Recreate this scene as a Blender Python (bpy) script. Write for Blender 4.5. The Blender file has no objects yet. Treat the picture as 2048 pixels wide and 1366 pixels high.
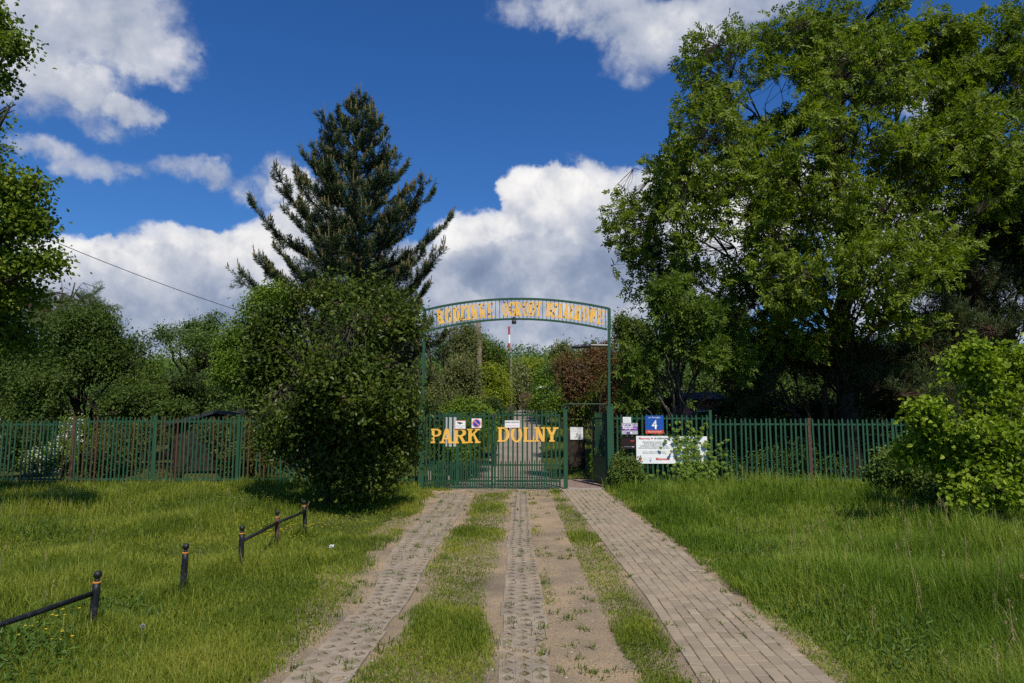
import bpy, math, random
import numpy as np

random.seed(7)
RNG = np.random.default_rng(7)
R = math.radians
scene = bpy.context.scene
COL = scene.collection

# ------------------------------------------------------------------ camera
F = 24.0 / 36.0 * 2048.0
CAM_H = 1.8
PITCH = math.atan(159.0 / F)
_c, _s = math.cos(PITCH), math.sin(PITCH)

cam_data = bpy.data.cameras.new('camera')
cam_data.sensor_width = 36.0
cam_data.lens = 24.0
cam_data.clip_end = 8000.0
cam_data.clip_start = 0.05
cam = bpy.data.objects.new('camera', cam_data)
cam.location = (0, 0, CAM_H)
cam.rotation_euler = (math.pi / 2 + PITCH, 0, 0)
COL.objects.link(cam)
scene.camera = cam


def ray(px, py):
    x = (px - 1024.0) / F
    y = (683.0 - py) / F
    return x, _c - y * _s, _s + y * _c


def P(px, py, Y):
    """world point seen at photo position (px, py), Y metres ahead"""
    dx, dy, dz = ray(px, py)
    t = Y / dy
    return np.array((dx * t, Y, CAM_H + dz * t))


def G(px, py):
    """point of the level ground at photo position"""
    dx, dy, dz = ray(px, py)
    t = -CAM_H / dz
    return np.array((dx * t, dy * t, 0.0))


def azel(px, py):
    dx, dy, dz = ray(px, py)
    return math.atan2(dx, dy), math.atan2(dz, math.hypot(dx, dy))


# ------------------------------------------------------------------ mesh helpers
class MB:
    def __init__(self):
        self.v, self.f, self.n = [], [], 0

    def add(self, v, f):
        v = np.asarray(v, dtype=np.float64).reshape(-1, 3)
        if isinstance(f, np.ndarray):
            fs = [f]
        else:
            by = {}
            for q in f:
                by.setdefault(len(q), []).append(q)
            fs = [np.array(x) for x in by.values()]
        for x in fs:
            if len(x):
                self.f.append(x.astype(np.int64) + self.n)
        self.v.append(v)
        self.n += len(v)
        return self

    def box(self, x0, x1, y0, y1, z0, z1):
        v = [(x, y, z) for z in (z0, z1) for y in (y0, y1) for x in (x0, x1)]
        f = [(0, 2, 3, 1), (4, 5, 7, 6), (0, 1, 5, 4), (2, 6, 7, 3), (0, 4, 6, 2), (1, 3, 7, 5)]
        return self.add(v, f)

    def bar(self, p0, p1, w, d, up=(0, 0, 1)):
        """box beam between two points, w across, d deep"""
        p0, p1 = np.array(p0, float), np.array(p1, float)
        a = p1 - p0
        a /= np.linalg.norm(a)
        u = np.array(up, float)
        if abs(a @ u) > .97:
            u = np.array((0, 1.0, 0))
        s = np.cross(a, u)
        s /= np.linalg.norm(s)
        t = np.cross(s, a)
        v = []
        for p in (p0, p1):
            for i, j in ((-1, -1), (1, -1), (1, 1), (-1, 1)):
                v.append(p + s * i * w / 2 + t * j * d / 2)
        return self.add(v, [(3, 2, 1, 0), (4, 5, 6, 7), (0, 1, 5, 4), (1, 2, 6, 5), (2, 3, 7, 6), (3, 0, 4, 7)])

    def tube(self, pts, rad, k=8, cap=True):
        pts = np.asarray(pts, float)
        n = len(pts)
        rad = np.broadcast_to(np.asarray(rad, float), (n,))
        tan = np.gradient(pts, axis=0)
        tan /= np.linalg.norm(tan, axis=1)[:, None] + 1e-12
        ref = np.array((0.0, 0.0, 1.0)) if abs(tan[0][2]) < .9 else np.array((0.0, 1.0, 0.0))
        v = []
        ang = np.linspace(0, 2 * math.pi, k, endpoint=False)
        s = np.cross(tan[0], ref)
        s /= np.linalg.norm(s)
        for i in range(n):
            s = s - tan[i] * (s @ tan[i])
            s /= np.linalg.norm(s) + 1e-12
            t = np.cross(tan[i], s)
            v.append(pts[i] + rad[i] * (np.cos(ang)[:, None] * s + np.sin(ang)[:, None] * t))
        v = np.concatenate(v)
        i = np.arange(n - 1)[:, None] * k
        j = np.arange(k)[None, :]
        jn = (j + 1) % k
        q = np.stack([i + j, i + jn, i + k + jn, i + k + j], -1).reshape(-1, 4)
        m = self.n
        self.add(v, q)
        if cap:
            self.f.append(np.array([list(range(m + k - 1, m - 1, -1))]))
            self.f.append(np.array([list(range(m + (n - 1) * k, m + n * k))]))
        return self

    def lathe(self, prof, k=16, c=(0, 0, 0)):
        """revolve (radius, z) profile about the vertical through c"""
        ang = np.linspace(0, 2 * math.pi, k, endpoint=False)
        v = np.array([(c[0] + r * math.cos(a), c[1] + r * math.sin(a), c[2] + z) for r, z in prof for a in ang])
        n = len(prof)
        i = np.arange(n - 1)[:, None] * k
        j = np.arange(k)[None, :]
        jn = (j + 1) % k
        return self.add(v, np.stack([i + j, i + jn, i + k + jn, i + k + j], -1).reshape(-1, 4))

    def prism(self, poly, y0, y1, fn=None):
        """polygon in (x, z), extruded from y0 (front) to y1; fn maps the points"""
        n = len(poly)
        v = [(x, y0, z) for x, z in poly] + [(x, y1, z) for x, z in poly]
        f = [tuple(range(n)), tuple(range(2 * n - 1, n - 1, -1))]
        f += [(i, i + n, (i + 1) % n + n, (i + 1) % n) for i in range(n)]
        v = np.array(v)
        if fn is not None:
            v = fn(v)
        return self.add(v, f)

    def build(self, name, mat, parent=None, smooth=False):
        v = np.concatenate(self.v) if self.v else np.zeros((0, 3))
        if parent is not None:
            v = v - np.array(parent['_w'])
        return self._make(name, v, mat, parent, smooth)

    def _make(self, name, v, mat, parent, smooth):
        me = bpy.data.meshes.new(name)
        loops = np.concatenate([x.ravel() for x in self.f])
        tot = np.concatenate([np.full(len(x), x.shape[1]) for x in self.f])
        start = np.concatenate([[0], np.cumsum(tot)[:-1]])
        me.vertices.add(len(v))
        me.vertices.foreach_set('co', v.astype(np.float32).ravel())
        me.loops.add(len(loops))
        me.loops.foreach_set('vertex_index', loops.astype(np.int32))
        me.polygons.add(len(tot))
        me.polygons.foreach_set('loop_start', start.astype(np.int32))
        me.polygons.foreach_set('use_smooth', np.full(len(tot), bool(smooth)))
        me.update(calc_edges=True)
        o = bpy.data.objects.new(name, me)
        me.materials.append(mat)
        COL.objects.link(o)
        o['_w'] = list(parent['_w']) if parent is not None else [0.0, 0.0, 0.0]
        if parent is not None:
            o.parent = parent
        return o


def thing(name, label, cat, loc, group=None):
    o = bpy.data.objects.new(name, None)
    o.empty_display_size = .1
    o.location = tuple(float(a) for a in loc)
    COL.objects.link(o)
    o['_w'] = [float(a) for a in loc]
    return tag(o, label, cat, group)


def tag(o, label=None, cat=None, group=None, kind=None):
    if label:
        o['label'] = label
    if cat:
        o['category'] = cat
    if group:
        o['group'] = group
    if kind:
        o['kind'] = kind
    return o


_fk = np.random.default_rng(3).normal(size=(40, 3))
_fk /= np.linalg.norm(_fk, axis=1)[:, None]
_fp = np.random.default_rng(4).uniform(0, 6.28, 40)
_fs = np.random.default_rng(5).uniform(.6, 2.0, 40)


def wob(p, scale):
    """cheap smooth noise in about -1..1"""
    p = np.asarray(p, float)
    if p.shape[-1] == 2:
        p = np.concatenate([p, np.zeros(p.shape[:-1] + (1,))], -1)
    return np.sin((p * scale) @ (_fk * _fs[:, None]).T + _fp).sum(-1) / 6.0


# ------------------------------------------------------------------ materials
def srgb(r, g, b, k=1.0):
    f = lambda c: ((c / 255.0) / 12.92 if c / 255.0 <= .04045 else ((c / 255.0 + .055) / 1.055) ** 2.4) * k
    return (f(r), f(g), f(b), 1.0)


class NT:
    def __init__(self, tree):
        self.t = tree

    def node(self, kind, **kw):
        n = self.t.nodes.new(kind)
        for k, v in kw.items():
            setattr(n, k, v)
        return n

    def put(self, sock, val):
        if hasattr(val, 'is_linked'):
            self.t.links.new(val, sock)
        else:
            sock.default_value = val

    def m(self, op, a, b=0.0, c=0.0, clamp=False):
        n = self.node('ShaderNodeMath', operation=op, use_clamp=clamp)
        for i, x in enumerate((a, b, c)):
            self.put(n.inputs[i], x)
        return n.outputs[0]

    def noise(self, vec, scale, detail=4.0, rough=.55, dist=0.0):
        n = self.node('ShaderNodeTexNoise')
        if vec is not None:
            self.put(n.inputs['Vector'], vec)
        n.inputs['Scale'].default_value = scale
        n.inputs['Detail'].default_value = detail
        n.inputs['Roughness'].default_value = rough
        n.inputs['Distortion'].default_value = dist
        return n.outputs['Fac']

    def ramp(self, fac, stops):
        n = self.node('ShaderNodeValToRGB')
        e = n.color_ramp.elements
        while len(e) < len(stops):
            e.new(.5)
        for i, (p, c) in enumerate(stops):
            e[i].position = p
            e[i].color = c if len(c) == 4 else (*c, 1.0)
        self.put(n.inputs[0], fac)
        return n.outputs[0]

    def mix(self, fac, a, b):
        n = self.node('ShaderNodeMix', data_type='RGBA')
        self.put(n.inputs[0], fac)
        self.put(n.inputs[6], a)
        self.put(n.inputs[7], b)
        return n.outputs[2]

    def remap(self, v, a, b, c=0.0, d=1.0):
        n = self.node('ShaderNodeMapRange')
        n.clamp = True
        for i, x in enumerate((v, a, b, c, d)):
            self.put(n.inputs[i], x)
        return n.outputs[0]


def new_mat(name):
    m = bpy.data.materials.new(name)
    m.use_nodes = True
    m.node_tree.nodes.clear()
    t = NT(m.node_tree)
    out = t.node('ShaderNodeOutputMaterial')
    return m, t, out


def principled(t, out, color, rough=.6, metal=0.0, spec=.5, normal=None):
    b = t.node('ShaderNodeBsdfPrincipled')
    t.put(b.inputs['Base Color'], color)
    t.put(b.inputs['Roughness'], rough)
    b.inputs['Metallic'].default_value = metal
    b.inputs['Specular IOR Level'].default_value = spec
    if normal is not None:
        t.put(b.inputs['Normal'], normal)
    t.t.links.new(b.outputs[0], out.inputs[0])
    return b


def obj_co(t):
    return t.node('ShaderNodeTexCoord').outputs['Object']


def bump(t, h, strength=.4, dist=.01):
    b = t.node('ShaderNodeBump')
    b.inputs['Strength'].default_value = strength
    b.inputs['Distance'].default_value = dist
    t.put(b.inputs['Height'], h)
    return b.outputs[0]


def mat_noise(name, c1, c2, scale=8.0, rough=.7, spec=.3, bmp=0.0, detail=6.0, lo=.35, hi=.65, metal=0.0):
    m, t, out = new_mat(name)
    co = obj_co(t)
    n = t.noise(co, scale, detail)
    col = t.ramp(n, [(lo, c1), (hi, c2)])
    nr = bump(t, t.noise(co, scale * 4, 5), bmp, .01) if bmp else None
    principled(t, out, col, rough, metal, spec, nr)
    return m


def mat_leaf(name, cols, transl=.35, tk=(1.25, 1.35, .5), rough=.5, spec=.18, clump=.5, clump_scale=.9):
    """foliage: every leaf its own tint, light comes through it"""
    m, t, out = new_mat(name)
    geo = t.node('ShaderNodeNewGeometry')
    fac = geo.outputs['Random Per Island']
    cl = t.noise(obj_co(t), clump_scale, 2.0)
    cl = t.remap(cl, .3, .7, -clump / 2, clump / 2)
    fac = t.m('ADD', fac, cl, clamp=True)
    n = len(cols)
    col = t.ramp(fac, [(i / max(1, n - 1), c) for i, c in enumerate(cols)])
    b = t.node('ShaderNodeBsdfPrincipled')
    t.put(b.inputs['Base Color'], col)
    b.inputs['Roughness'].default_value = rough
    b.inputs['Specular IOR Level'].default_value = spec
    tr = t.node('ShaderNodeBsdfTranslucent')
    mul = t.node('ShaderNodeMix', data_type='RGBA', blend_type='MULTIPLY')
    mul.inputs[0].default_value = 1.0
    t.put(mul.inputs[6], col)
    mul.inputs[7].default_value = (*tk, 1.0)
    t.put(tr.inputs[0], mul.outputs[2])
    ms = t.node('ShaderNodeMixShader')
    ms.inputs[0].default_value = transl
    t.t.links.new(b.outputs[0], ms.inputs[1])
    t.t.links.new(tr.outputs[0], ms.inputs[2])
    t.t.links.new(ms.outputs[0], out.inputs[0])
    return m


def mat_paint(name, base, worn, rust, amt=.56, scale=9.0, rough=.5):
    """old paint with rust coming through"""
    m, t, out = new_mat(name)
    co = obj_co(t)
    c = t.mix(t.noise(co, 3.0, 5), base, worn)
    geo = t.node('ShaderNodeNewGeometry')
    c = t.mix(t.m('MULTIPLY', geo.outputs['Random Per Island'], .35), c, tuple(x * .55 for x in base[:3]) + (1.0,))
    k = t.remap(t.noise(co, scale, 8, .65), amt, amt + .05)
    c = t.mix(k, c, rust)
    principled(t, out, c, t.remap(k, 0, 1, rough, .9), 0.0, .22, bump(t, k, .3, .002))
    return m


GREEN = (.020, .072, .038, 1)
M = {}
M['paint'] = mat_paint('green_paint', GREEN, (.03, .092, .05, 1), (.08, .045, .025, 1), .66)
M['paint_gate'] = mat_paint('green_gate_paint', (.017, .060, .030, 1), (.025, .078, .040, 1), (.09, .04, .02, 1), .68)
M['arch_paint'] = mat_paint('green_arch_paint', (.022, .072, .040, 1), (.035, .095, .055, 1), (.09, .04, .02, 1), .66)


def mat_pickets():
    m, t, out = new_mat('picket_paint')
    geo = t.node('ShaderNodeNewGeometry')
    co = obj_co(t)
    base = t.ramp(geo.outputs['Random Per Island'], [(0, (.018, .066, .035, 1)), (.55, (.024, .082, .045, 1)), (.70, (.042, .078, .036, 1)),
                                                     (.86, (.06, .075, .034, 1)), (.95, (.075, .05, .03, 1)), (1, (.025, .085, .055, 1))])
    k = t.remap(t.noise(co, 7, 8, .65), .6, .68)
    c = t.mix(k, base, (.11, .05, .025, 1))
    principled(t, out, c, .6, 0, .2)
    return m


M['picket'] = mat_pickets()
M['rust'] = mat_noise('rusty_steel', (.055, .035, .025, 1), (.11, .065, .045, 1), 14, .9, .2, .2)


def mat_yellow(name, spots, sc):
    m, t, out = new_mat(name)
    co = obj_co(t)
    c = t.ramp(t.noise(co, 6, 6), [(.3, (.72, .38, .05, 1)), (.7, (.86, .50, .09, 1))])
    vor = t.node('ShaderNodeTexVoronoi')
    t.put(vor.inputs['Vector'], co)
    vor.inputs['Scale'].default_value = sc
    d = t.m('ADD', vor.outputs['Distance'], t.m('MULTIPLY', t.noise(co, 30, 4), .3))
    k = t.remap(d, spots, spots + .05, 1, 0)
    c = t.mix(k, c, (.10, .035, .012, 1))
    k2 = t.remap(t.noise(co, 11, 8, .7), .62, .72)
    c = t.mix(k2, c, (.50, .19, .035, 1))
    principled(t, out, c, .55, 0, .35)
    return m


M['yellow'] = mat_yellow('yellow_letter_paint', .16, 4.2)
M['yellow_rusty'] = mat_yellow('rusty_yellow_letter_paint', .37, 8.0)
M['white'] = mat_noise('white_sign', (.74, .74, .72, 1), (.84, .84, .82, 1), 5, .45, .4)
M['paper'] = mat_noise('white_paper', (.70, .70, .69, 1), (.80, .80, .79, 1), 9, .8, .2)


def flat(name, c, rough=.5, v=.12, metal=0.0, scale=12.0):
    return mat_noise(name, tuple(x * (1 - v) for x in c[:3]) + (1,), tuple(min(1, x * (1 + v)) for x in c[:3]) + (1,), scale, rough, .4, 0, 5, metal=metal)


M['ink'] = flat('black_print', (.02, .02, .022))
M['ink_grey'] = flat('grey_print', (.25, .25, .26))
M['ink_pale'] = flat('pale_grey_print', (.45, .45, .46))
M['red_print'] = flat('red_print', (.62, .03, .03))
M['red_faded'] = flat('faded_red_print', (.80, .40, .40))
M['orange_red'] = flat('orange_red_plate', (.58, .065, .025))
M['blue'] = flat('blue_enamel', (.005, .075, .34))
M['blue_sign'] = flat('blue_sign_print', (.012, .05, .36))
M['pink_red'] = flat('sun_faded_red_print', (.72, .25, .25))
M['purple'] = flat('purple_print', (.16, .025, .30))
M['lilac_print'] = flat('lilac_print', (.38, .14, .52))
M['grey_print'] = flat('silver_grey_print', (.42, .42, .44))
M['brown_box'] = flat('dark_brown_enamel', (.022, .010, .007), .35)
M['black'] = mat_noise('black_paint', (.010, .011, .013, 1), (.045, .043, .042, 1), 22, .5, .3, .25, lo=.5, hi=.75)
M['ring_yellow'] = flat('orange_yellow_band', (.42, .17, .02), .6, .4)
M['dark_metal'] = flat('dark_grey_metal', (.03, .032, .035), .4)
M['grey_metal'] = flat('grey_metal', (.20, .21, .22), .45)
M['gold_print'] = flat('gold_brown_print', (.35, .15, .06))
M['bark'] = mat_noise('bark', (.018, .014, .010, 1), (.06, .048, .035, 1), 9, .95, .1, .6)
M['bark_grey'] = mat_noise('grey_bark', (.035, .030, .024, 1), (.11, .095, .07, 1), 9, .95, .1, .6)
M['bark_pine'] = mat_noise('pine_bark', (.035, .022, .014, 1), (.10, .06, .04, 1), 9, .95, .1, .6)
M['wood_pole'] = mat_noise('weathered_wood', (.10, .075, .055, 1), (.20, .155, .12, 1), 5, .9, .1, .3)
M['old_wood'] = mat_noise('dark_old_wood', (.02, .015, .012, 1), (.05, .038, .03, 1), 8, .9, .1, .3)
M['felt'] = mat_noise('dark_roof_felt', (.028, .028, .028, 1), (.055, .055, .056, 1), 6, .95, .05, .2)
M['plaster_pink'] = mat_noise('pink_plaster', (.42, .17, .15, 1), (.50, .22, .19, 1), 4, .9, .1)
M['plaster_white'] = mat_noise('white_plaster', (.55, .56, .58, 1), (.70, .70, .72, 1), 4, .9, .1)
M['chimney_red'] = flat('chimney_red', (.42, .06, .045), .8)
M['chimney_white'] = flat('chimney_white', (.78, .76, .72), .8)
M['concrete'] = mat_noise('concrete', (.25, .235, .21, 1), (.36, .34, .31, 1), 20, .9, .15, .2)
M['glass_lamp'] = flat('lamp_glass', (.35, .36, .36), .15)


# ------------------------------------------------------------------ terrain and lines on the ground
def edge(pts):
    w = np.array([G(*p)[:2] for p in pts])
    w = w[np.argsort(w[:, 1])]
    # carry the line on towards and behind the camera
    d = (w[0] - w[1]) / abs(w[1][1] - w[0][1])
    w = np.vstack([w[0] + d * min(2.0, w[0][1]) , w])
    return lambda y: np.interp(y, w[:, 1], w[:, 0])


eL0 = edge([(571, 1366), (734, 1202), (786, 1100), (843, 1035), (886, 990), (903, 976)])
eL1 = edge([(700, 1366), (816, 1202), (870, 1100), (916, 1035), (940, 990), (950, 976)])
eR0 = edge([(997, 1366), (1006, 1200), (1015, 1100), (1025, 1000), (1030, 976)])
eR1 = edge([(1100, 1366), (1086, 1200), (1066, 1100), (1056, 1000), (1054, 976)])
eS1 = edge([(1272, 1366), (1188, 1200), (1146, 1100), (1104, 1000), (1098, 976)])
eB0 = edge([(1399, 1366), (1295, 1200), (1217, 1100), (1139, 1000), (1122, 978)])
eB1 = edge([(1668, 1366), (1475, 1200), (1362, 1100), (1227, 1000), (1203, 978)])
GATE_Y = 18.5
rL = lambda y: np.interp(y, [18.0, 19, 22, 25, 40, 60, 75], [-1.9, -1.75, -1.25, -1.05, -.45, .35, .9])
rR = lambda y: np.interp(y, [18.0, 22, 25, 40, 60, 75], [1.25, 1.3, 1.1, 1.65, 2.46, 3.0])


def sstep(a, b, x):
    t = np.clip((x - a) / (b - a), 0, 1)
    return t * t * (3 - 2 * t)


def hz(x, y):
    x, y = np.broadcast_arrays(np.asarray(x, float), np.asarray(y, float))
    h = 2.75 * np.where(y < 23, 0, np.where(y > 62, 1.0, (y - 23) / 39 - .02 * np.sin((y - 23) / 39 * math.pi)))
    h = h + 22 * sstep(130, 420, y)
    p = np.stack([x, y], -1)
    off = sstep(.3, 1.5, np.maximum(np.maximum(eL0(y) - x, x - eB1(y)), 0)) * (y < 18.2) * (y > -5)
    h = h + off * .035 * wob(p, .8) * 1.0
    # slight rut in front of the right gate leaf
    h = h - .05 * np.exp(-((x - .75) / .55) ** 2 - ((y - 18.15) / .45) ** 2)
    return h


def terrain():
    near = np.arange(-18, 18.01, .3)
    far = np.concatenate([np.linspace(20, 60, 18), [80, 110, 150, 220, 330, 500, 800, 1400, 2400, 4000]])
    xs = np.concatenate([-far[::-1], near, far])
    ys = np.concatenate([[-400, -150, -60, -25, -10], np.arange(-4, 26, .3), np.linspace(27, 80, 34), [90, 105, 125, 150, 180, 220, 260, 300, 340, 380, 420, 500, 700, 1100, 1800, 3000, 4500]])
    X, Y = np.meshgrid(xs, ys)
    Z = hz(X, Y)
    v = np.stack([X, Y, Z], -1).reshape(-1, 3)
    w = len(xs)
    i, j = np.meshgrid(np.arange(len(ys) - 1), np.arange(w - 1), indexing='ij')
    a = (i * w + j).ravel()
    m, t, out = new_mat('grassy_earth')
    co = obj_co(t)
    c = t.ramp(t.noise(co, 1.3, 8, .6), [(.3, (.045, .060, .014, 1)), (.55, (.070, .088, .018, 1)), (.75, (.11, .10, .04, 1))])
    c = t.mix(t.remap(t.noise(co, 40, 5), .4, .6), c, (.05, .052, .02, 1))
    principled(t, out, c, .95, 0, .1, bump(t, t.noise(co, 25, 6), .6, .03))
    mb = MB().add(v, np.stack([a, a + 1, a + w + 1, a + w], -1))
    tag(mb.build('ground', m, smooth=True), kind='structure')


terrain()


def sheet(name, ys, fa, fb, n, lift, mat, ragged=0.0, seed=0):
    """a strip of surface lying on the ground between two edge lines"""
    ys = np.asarray(ys, float)
    a, b = fa(ys), fb(ys)
    if ragged:
        q = np.stack([a * 0 + seed, ys], -1)
        a = a + ragged * wob(q, 3.1) * .6 + ragged * wob(q, 9.0) * .4
        b = b + ragged * wob(q + 31, 3.1) * .6 + ragged * wob(q + 17, 9.0) * .4
    t = np.linspace(0, 1, n)
    X = a[:, None] * (1 - t) + b[:, None] * t
    Y = np.repeat(ys[:, None], n, 1)
    Z = hz(X, Y) + lift
    i, j = np.meshgrid(np.arange(len(ys) - 1), np.arange(n - 1), indexing='ij')
    k = (i * n + j).ravel()
    mb = MB().add(np.stack([X, Y, Z], -1), np.stack([k, k + 1, k + n + 1, k + n], -1))
    return tag(mb.build(name, mat, smooth=True), kind='structure')


def mat_sand():
    m, t, out = new_mat('trodden_sand')
    co = obj_co(t)
    c = t.ramp(t.noise(co, 1.1, 7, .6), [(.3, (.20, .155, .11, 1)), (.5, (.32, .24, .155, 1)), (.68, (.44, .315, .185, 1))])
    c = t.mix(t.remap(t.noise(co, 90, 3), .55, .7), c, (.14, .112, .08, 1))
    c = t.mix(t.remap(t.noise(co, 2.7, 6, .7), .58, .72, 0, .75), c, (.15, .13, .105, 1))
    principled(t, out, c, .95, 0, .1, bump(t, t.noise(co, 45, 8, .7), .8, .03))
    return m


M['sand'] = mat_sand()
YS = np.concatenate([np.arange(2.4, 19.2, .12)])
sheet('dirt_track', YS, lambda y: eL0(y) - .62, lambda y: eB1(y) + .16, 40, .006, M['sand'], .10, 3)


def mat_road():
    m, t, out = new_mat('garden_road_surface')
    co = obj_co(t)
    c = t.ramp(t.noise(co, .7, 8, .6), [(.3, (.20, .16, .135, 1)), (.7, (.31, .255, .21, 1))])
    c = t.mix(t.remap(t.noise(co, 60, 3), .5, .7), c, (.14, .12, .10, 1))
    principled(t, out, c, .95, 0, .1, bump(t, t.noise(co, 30, 8, .7), .5, .02))
    return m


M['road'] = mat_road()
_wx = np.arange(-16, -4.4, .2)
_wy = 17.35 + .15 * np.sin(_wx * .5)
_v = np.concatenate([np.stack([_wx, _wy + s * .20 + .05 * wob(np.stack([_wx, _wx * 0 + s], -1), 4.0), hz(_wx, _wy) + .012], -1) for s in (-1, 1)])
_k = np.arange(len(_wx) - 1)
tag(MB().add(_v, np.stack([_k, _k + 1, _k + 1 + len(_wx), _k + len(_wx)], -1)).build('worn_path', M['sand']), kind='structure')
sheet('garden_road', np.concatenate([np.arange(18.3, 26, .25), np.arange(26, 76, .8)]), rL, rR, 8, .016, M['road'], .10, 21)
# the cross track in front of the gate
sheet('dirt_track', np.arange(16.9, 18.4, .1), lambda y: y * 0 - 2.25 + (18.4 - y) * .35, lambda y: y * 0 + 1.05, 24, .0125, M['sand'], .12, 41)


def mat_paver(name, c1, c2, dark):
    m, t, out = new_mat(name)
    co = obj_co(t)
    geo = t.node('ShaderNodeNewGeometry')
    c = t.ramp(geo.outputs['Random Per Island'], [(0, tuple(x * .84 for x in c1[:3]) + (1,)), (.3, c1), (.65, c2), (.9, c1), (1, tuple(x * 1.1 for x in c2[:3]) + (1,))])
    c = t.mix(t.remap(t.noise(co, 3.0, 7, .65), .45, .75, 0, .6), c, dark)
    c = t.mix(t.remap(t.noise(co, 170, 2), .5, .75, 0, .45), c, tuple(x * .5 for x in dark[:3]) + (1,))
    c = t.mix(t.remap(t.noise(co, 1.7, 6, .6), .52, .68, 0, .75), c, (.33, .25, .165, 1))
    c = t.mix(t.remap(t.noise(co, .9, 7, .65), .50, .72, 0, .55), c, tuple(x * .72 for x in dark[:3]) + (1,))
    principled(t, out, c, .92, 0, .15, bump(t, t.noise(co, 120, 4), .5, .004))
    return m


M['soil'] = mat_noise('dark_track_soil', (.14, .115, .08, 1), (.24, .19, .13, 1), 30, .95, .1, .5)


def grass_pavers(name, e0, e1, y0, y1, seed):
    """concrete grass pavers, diamond holes staggered in three columns"""
    rg = np.random.default_rng(seed)
    mb = MB()
    fill = MB()
    step, ncol = .165, 3
    y = y0
    row = 0
    while y < y1:
        slab = row // 3
        r2 = np.random.default_rng(seed * 1000 + slab)
        tz = r2.normal(0, .003)
        tilt = r2.normal(0, .006)
        sh = r2.normal(0, .008)
        gap0 = .005 if row % 3 == 0 else 0.0
        for c in range(ncol):
            off = step / 2 if c % 2 else 0.0
            ya, yb = y + gap0, y + step
            def pt(u, yy):
                a, b = float(e0(yy)), float(e1(yy))
                x = a + (b - a) * u + sh
                return x, yy
            u0, u1 = c / ncol, (c + 1) / ncol
            uc = (u0 + u1) / 2
            yc = (ya + yb) / 2
            yy0, yy1 = ya + off, yb + off
            yc += off
            top = .020 + tz + tilt * (uc - .5)
            cs = [pt(u0, yy0), pt(u1, yy0), pt(u1, yy1), pt(u0, yy1)]
            du, dy = (u1 - u0) * .40, step * .36
            dm = [pt(uc, yc - dy), pt(uc + du, yc), pt(uc, yc + dy), pt(uc - du, yc)]
            v = [(x, q, top + float(hz(x, q))) for x, q in cs] + [(x, q, top + float(hz(x, q))) for x, q in dm] + \
                [(x, q, top - .03 + float(hz(x, q))) for x, q in dm] + [(x, q, top - .03 + float(hz(x, q))) for x, q in cs]
            f = [(0, 1, 4), (1, 5, 4), (1, 2, 5), (2, 6, 5), (2, 3, 6), (3, 7, 6), (3, 0, 7), (0, 4, 7),
                 (4, 5, 9, 8), (5, 6, 10, 9), (6, 7, 11, 10), (7, 4, 8, 11),
                 (0, 12, 13, 1), (1, 13, 14, 2), (2, 14, 15, 3), (3, 15, 12, 0)]
            mb.add(v, f)
            dz = .008 + rg.uniform(0, .008)
            fill.add([(x, q, top - dz + float(hz(x, q))) for x, q in dm], [(0, 1, 2, 3)])
        y += step
        row += 1
    tag(fill.build('paver_soil', M['soil']), kind='structure')
    return tag(mb.build(name, M['paver']), kind='structure')


M['paver'] = mat_paver('grass_paver_concrete', (.29, .235, .17, 1), (.335, .27, .20, 1), (.20, .165, .125, 1))
M['brick'] = mat_paver('path_brick', (.29, .23, .158, 1), (.33, .263, .183, 1), (.21, .172, .132, 1))
grass_pavers('paver_strip', eL0, eL1, 2.6, 17.0, 5)
grass_pavers('paver_strip', eR0, eR1, 2.6, 18.2, 6)


def brick_path():
    rg = np.random.default_rng(12)
    mb = MB()
    n = 9
    L = .205
    rows = np.arange(2.4, 18.35, L)
    for c in range(n):
        for r, y in enumerate(rows):
            ya = y + (L / 2 if c % 2 else 0) + rg.normal(0, .002)
            yb = ya + L - .008
            def xx(u, q):
                return float(eB0(q) + (eB1(q) - eB0(q)) * u)
            g = .0016
            top = .017 + rg.normal(0, .0013)
            tx, ty = rg.normal(0, .0015, 2)
            v = []
            for (ins, z) in ((0, 0.0), (0, top - .004), (.0045, top)):
                for (u, q, sx, sy) in ((c / n, ya, 1, 1), ((c + 1) / n, ya, -1, 1), ((c + 1) / n, yb, -1, -1), (c / n, yb, 1, -1)):
                    x = xx(u, q) + sx * (g + ins)
                    v.append((x, q + sy * ins, z + (tx * sx + ty * sy if z else 0)))
            f = [(0, 1, 5, 4), (1, 2, 6, 5), (2, 3, 7, 6), (3, 0, 4, 7), (4, 5, 9, 8), (5, 6, 10, 9), (6, 7, 11, 10), (7, 4, 8, 11), (8, 9, 10, 11)]
            mb.add(v, f)
    tag(mb.build('brick_footpath', M['brick']), kind='structure')
    # beyond the wicket: reddish setts joining the garden road
    m = mat_paver('reddish_sett', (.24, .165, .135, 1), (.28, .20, .165, 1), (.19, .14, .12, 1))
    mb = MB()
    for r, y in enumerate(np.arange(18.45, 21.2, .105)):
        xl = 1.5 if y < 18.9 else 1.3
        xr = 2.58 if y < 19.6 else 2.5 - (y - 19.6) * .12
        x = xl + (.1 if r % 2 else 0)
        while x < xr:
            mb.box(x, x + .197, y, y + .101, .0, .03 + rg.normal(0, .0015))
            x += .203
    tag(mb.build('sett_path', m), kind='structure')
    mb = MB()
    mb.box(1.50, 2.50, 18.36, 18.44, -.05, .036)
    tag(mb.build('path_edging', M['concrete']), kind='structure')


brick_path()

# ------------------------------------------------------------------ sky and sun
SUN = np.array((.6, -1.8, 2.4))
SUN /= np.linalg.norm(SUN)
EL = math.asin(SUN[2])
AZ = math.atan2(SUN[0], SUN[1])


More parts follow.
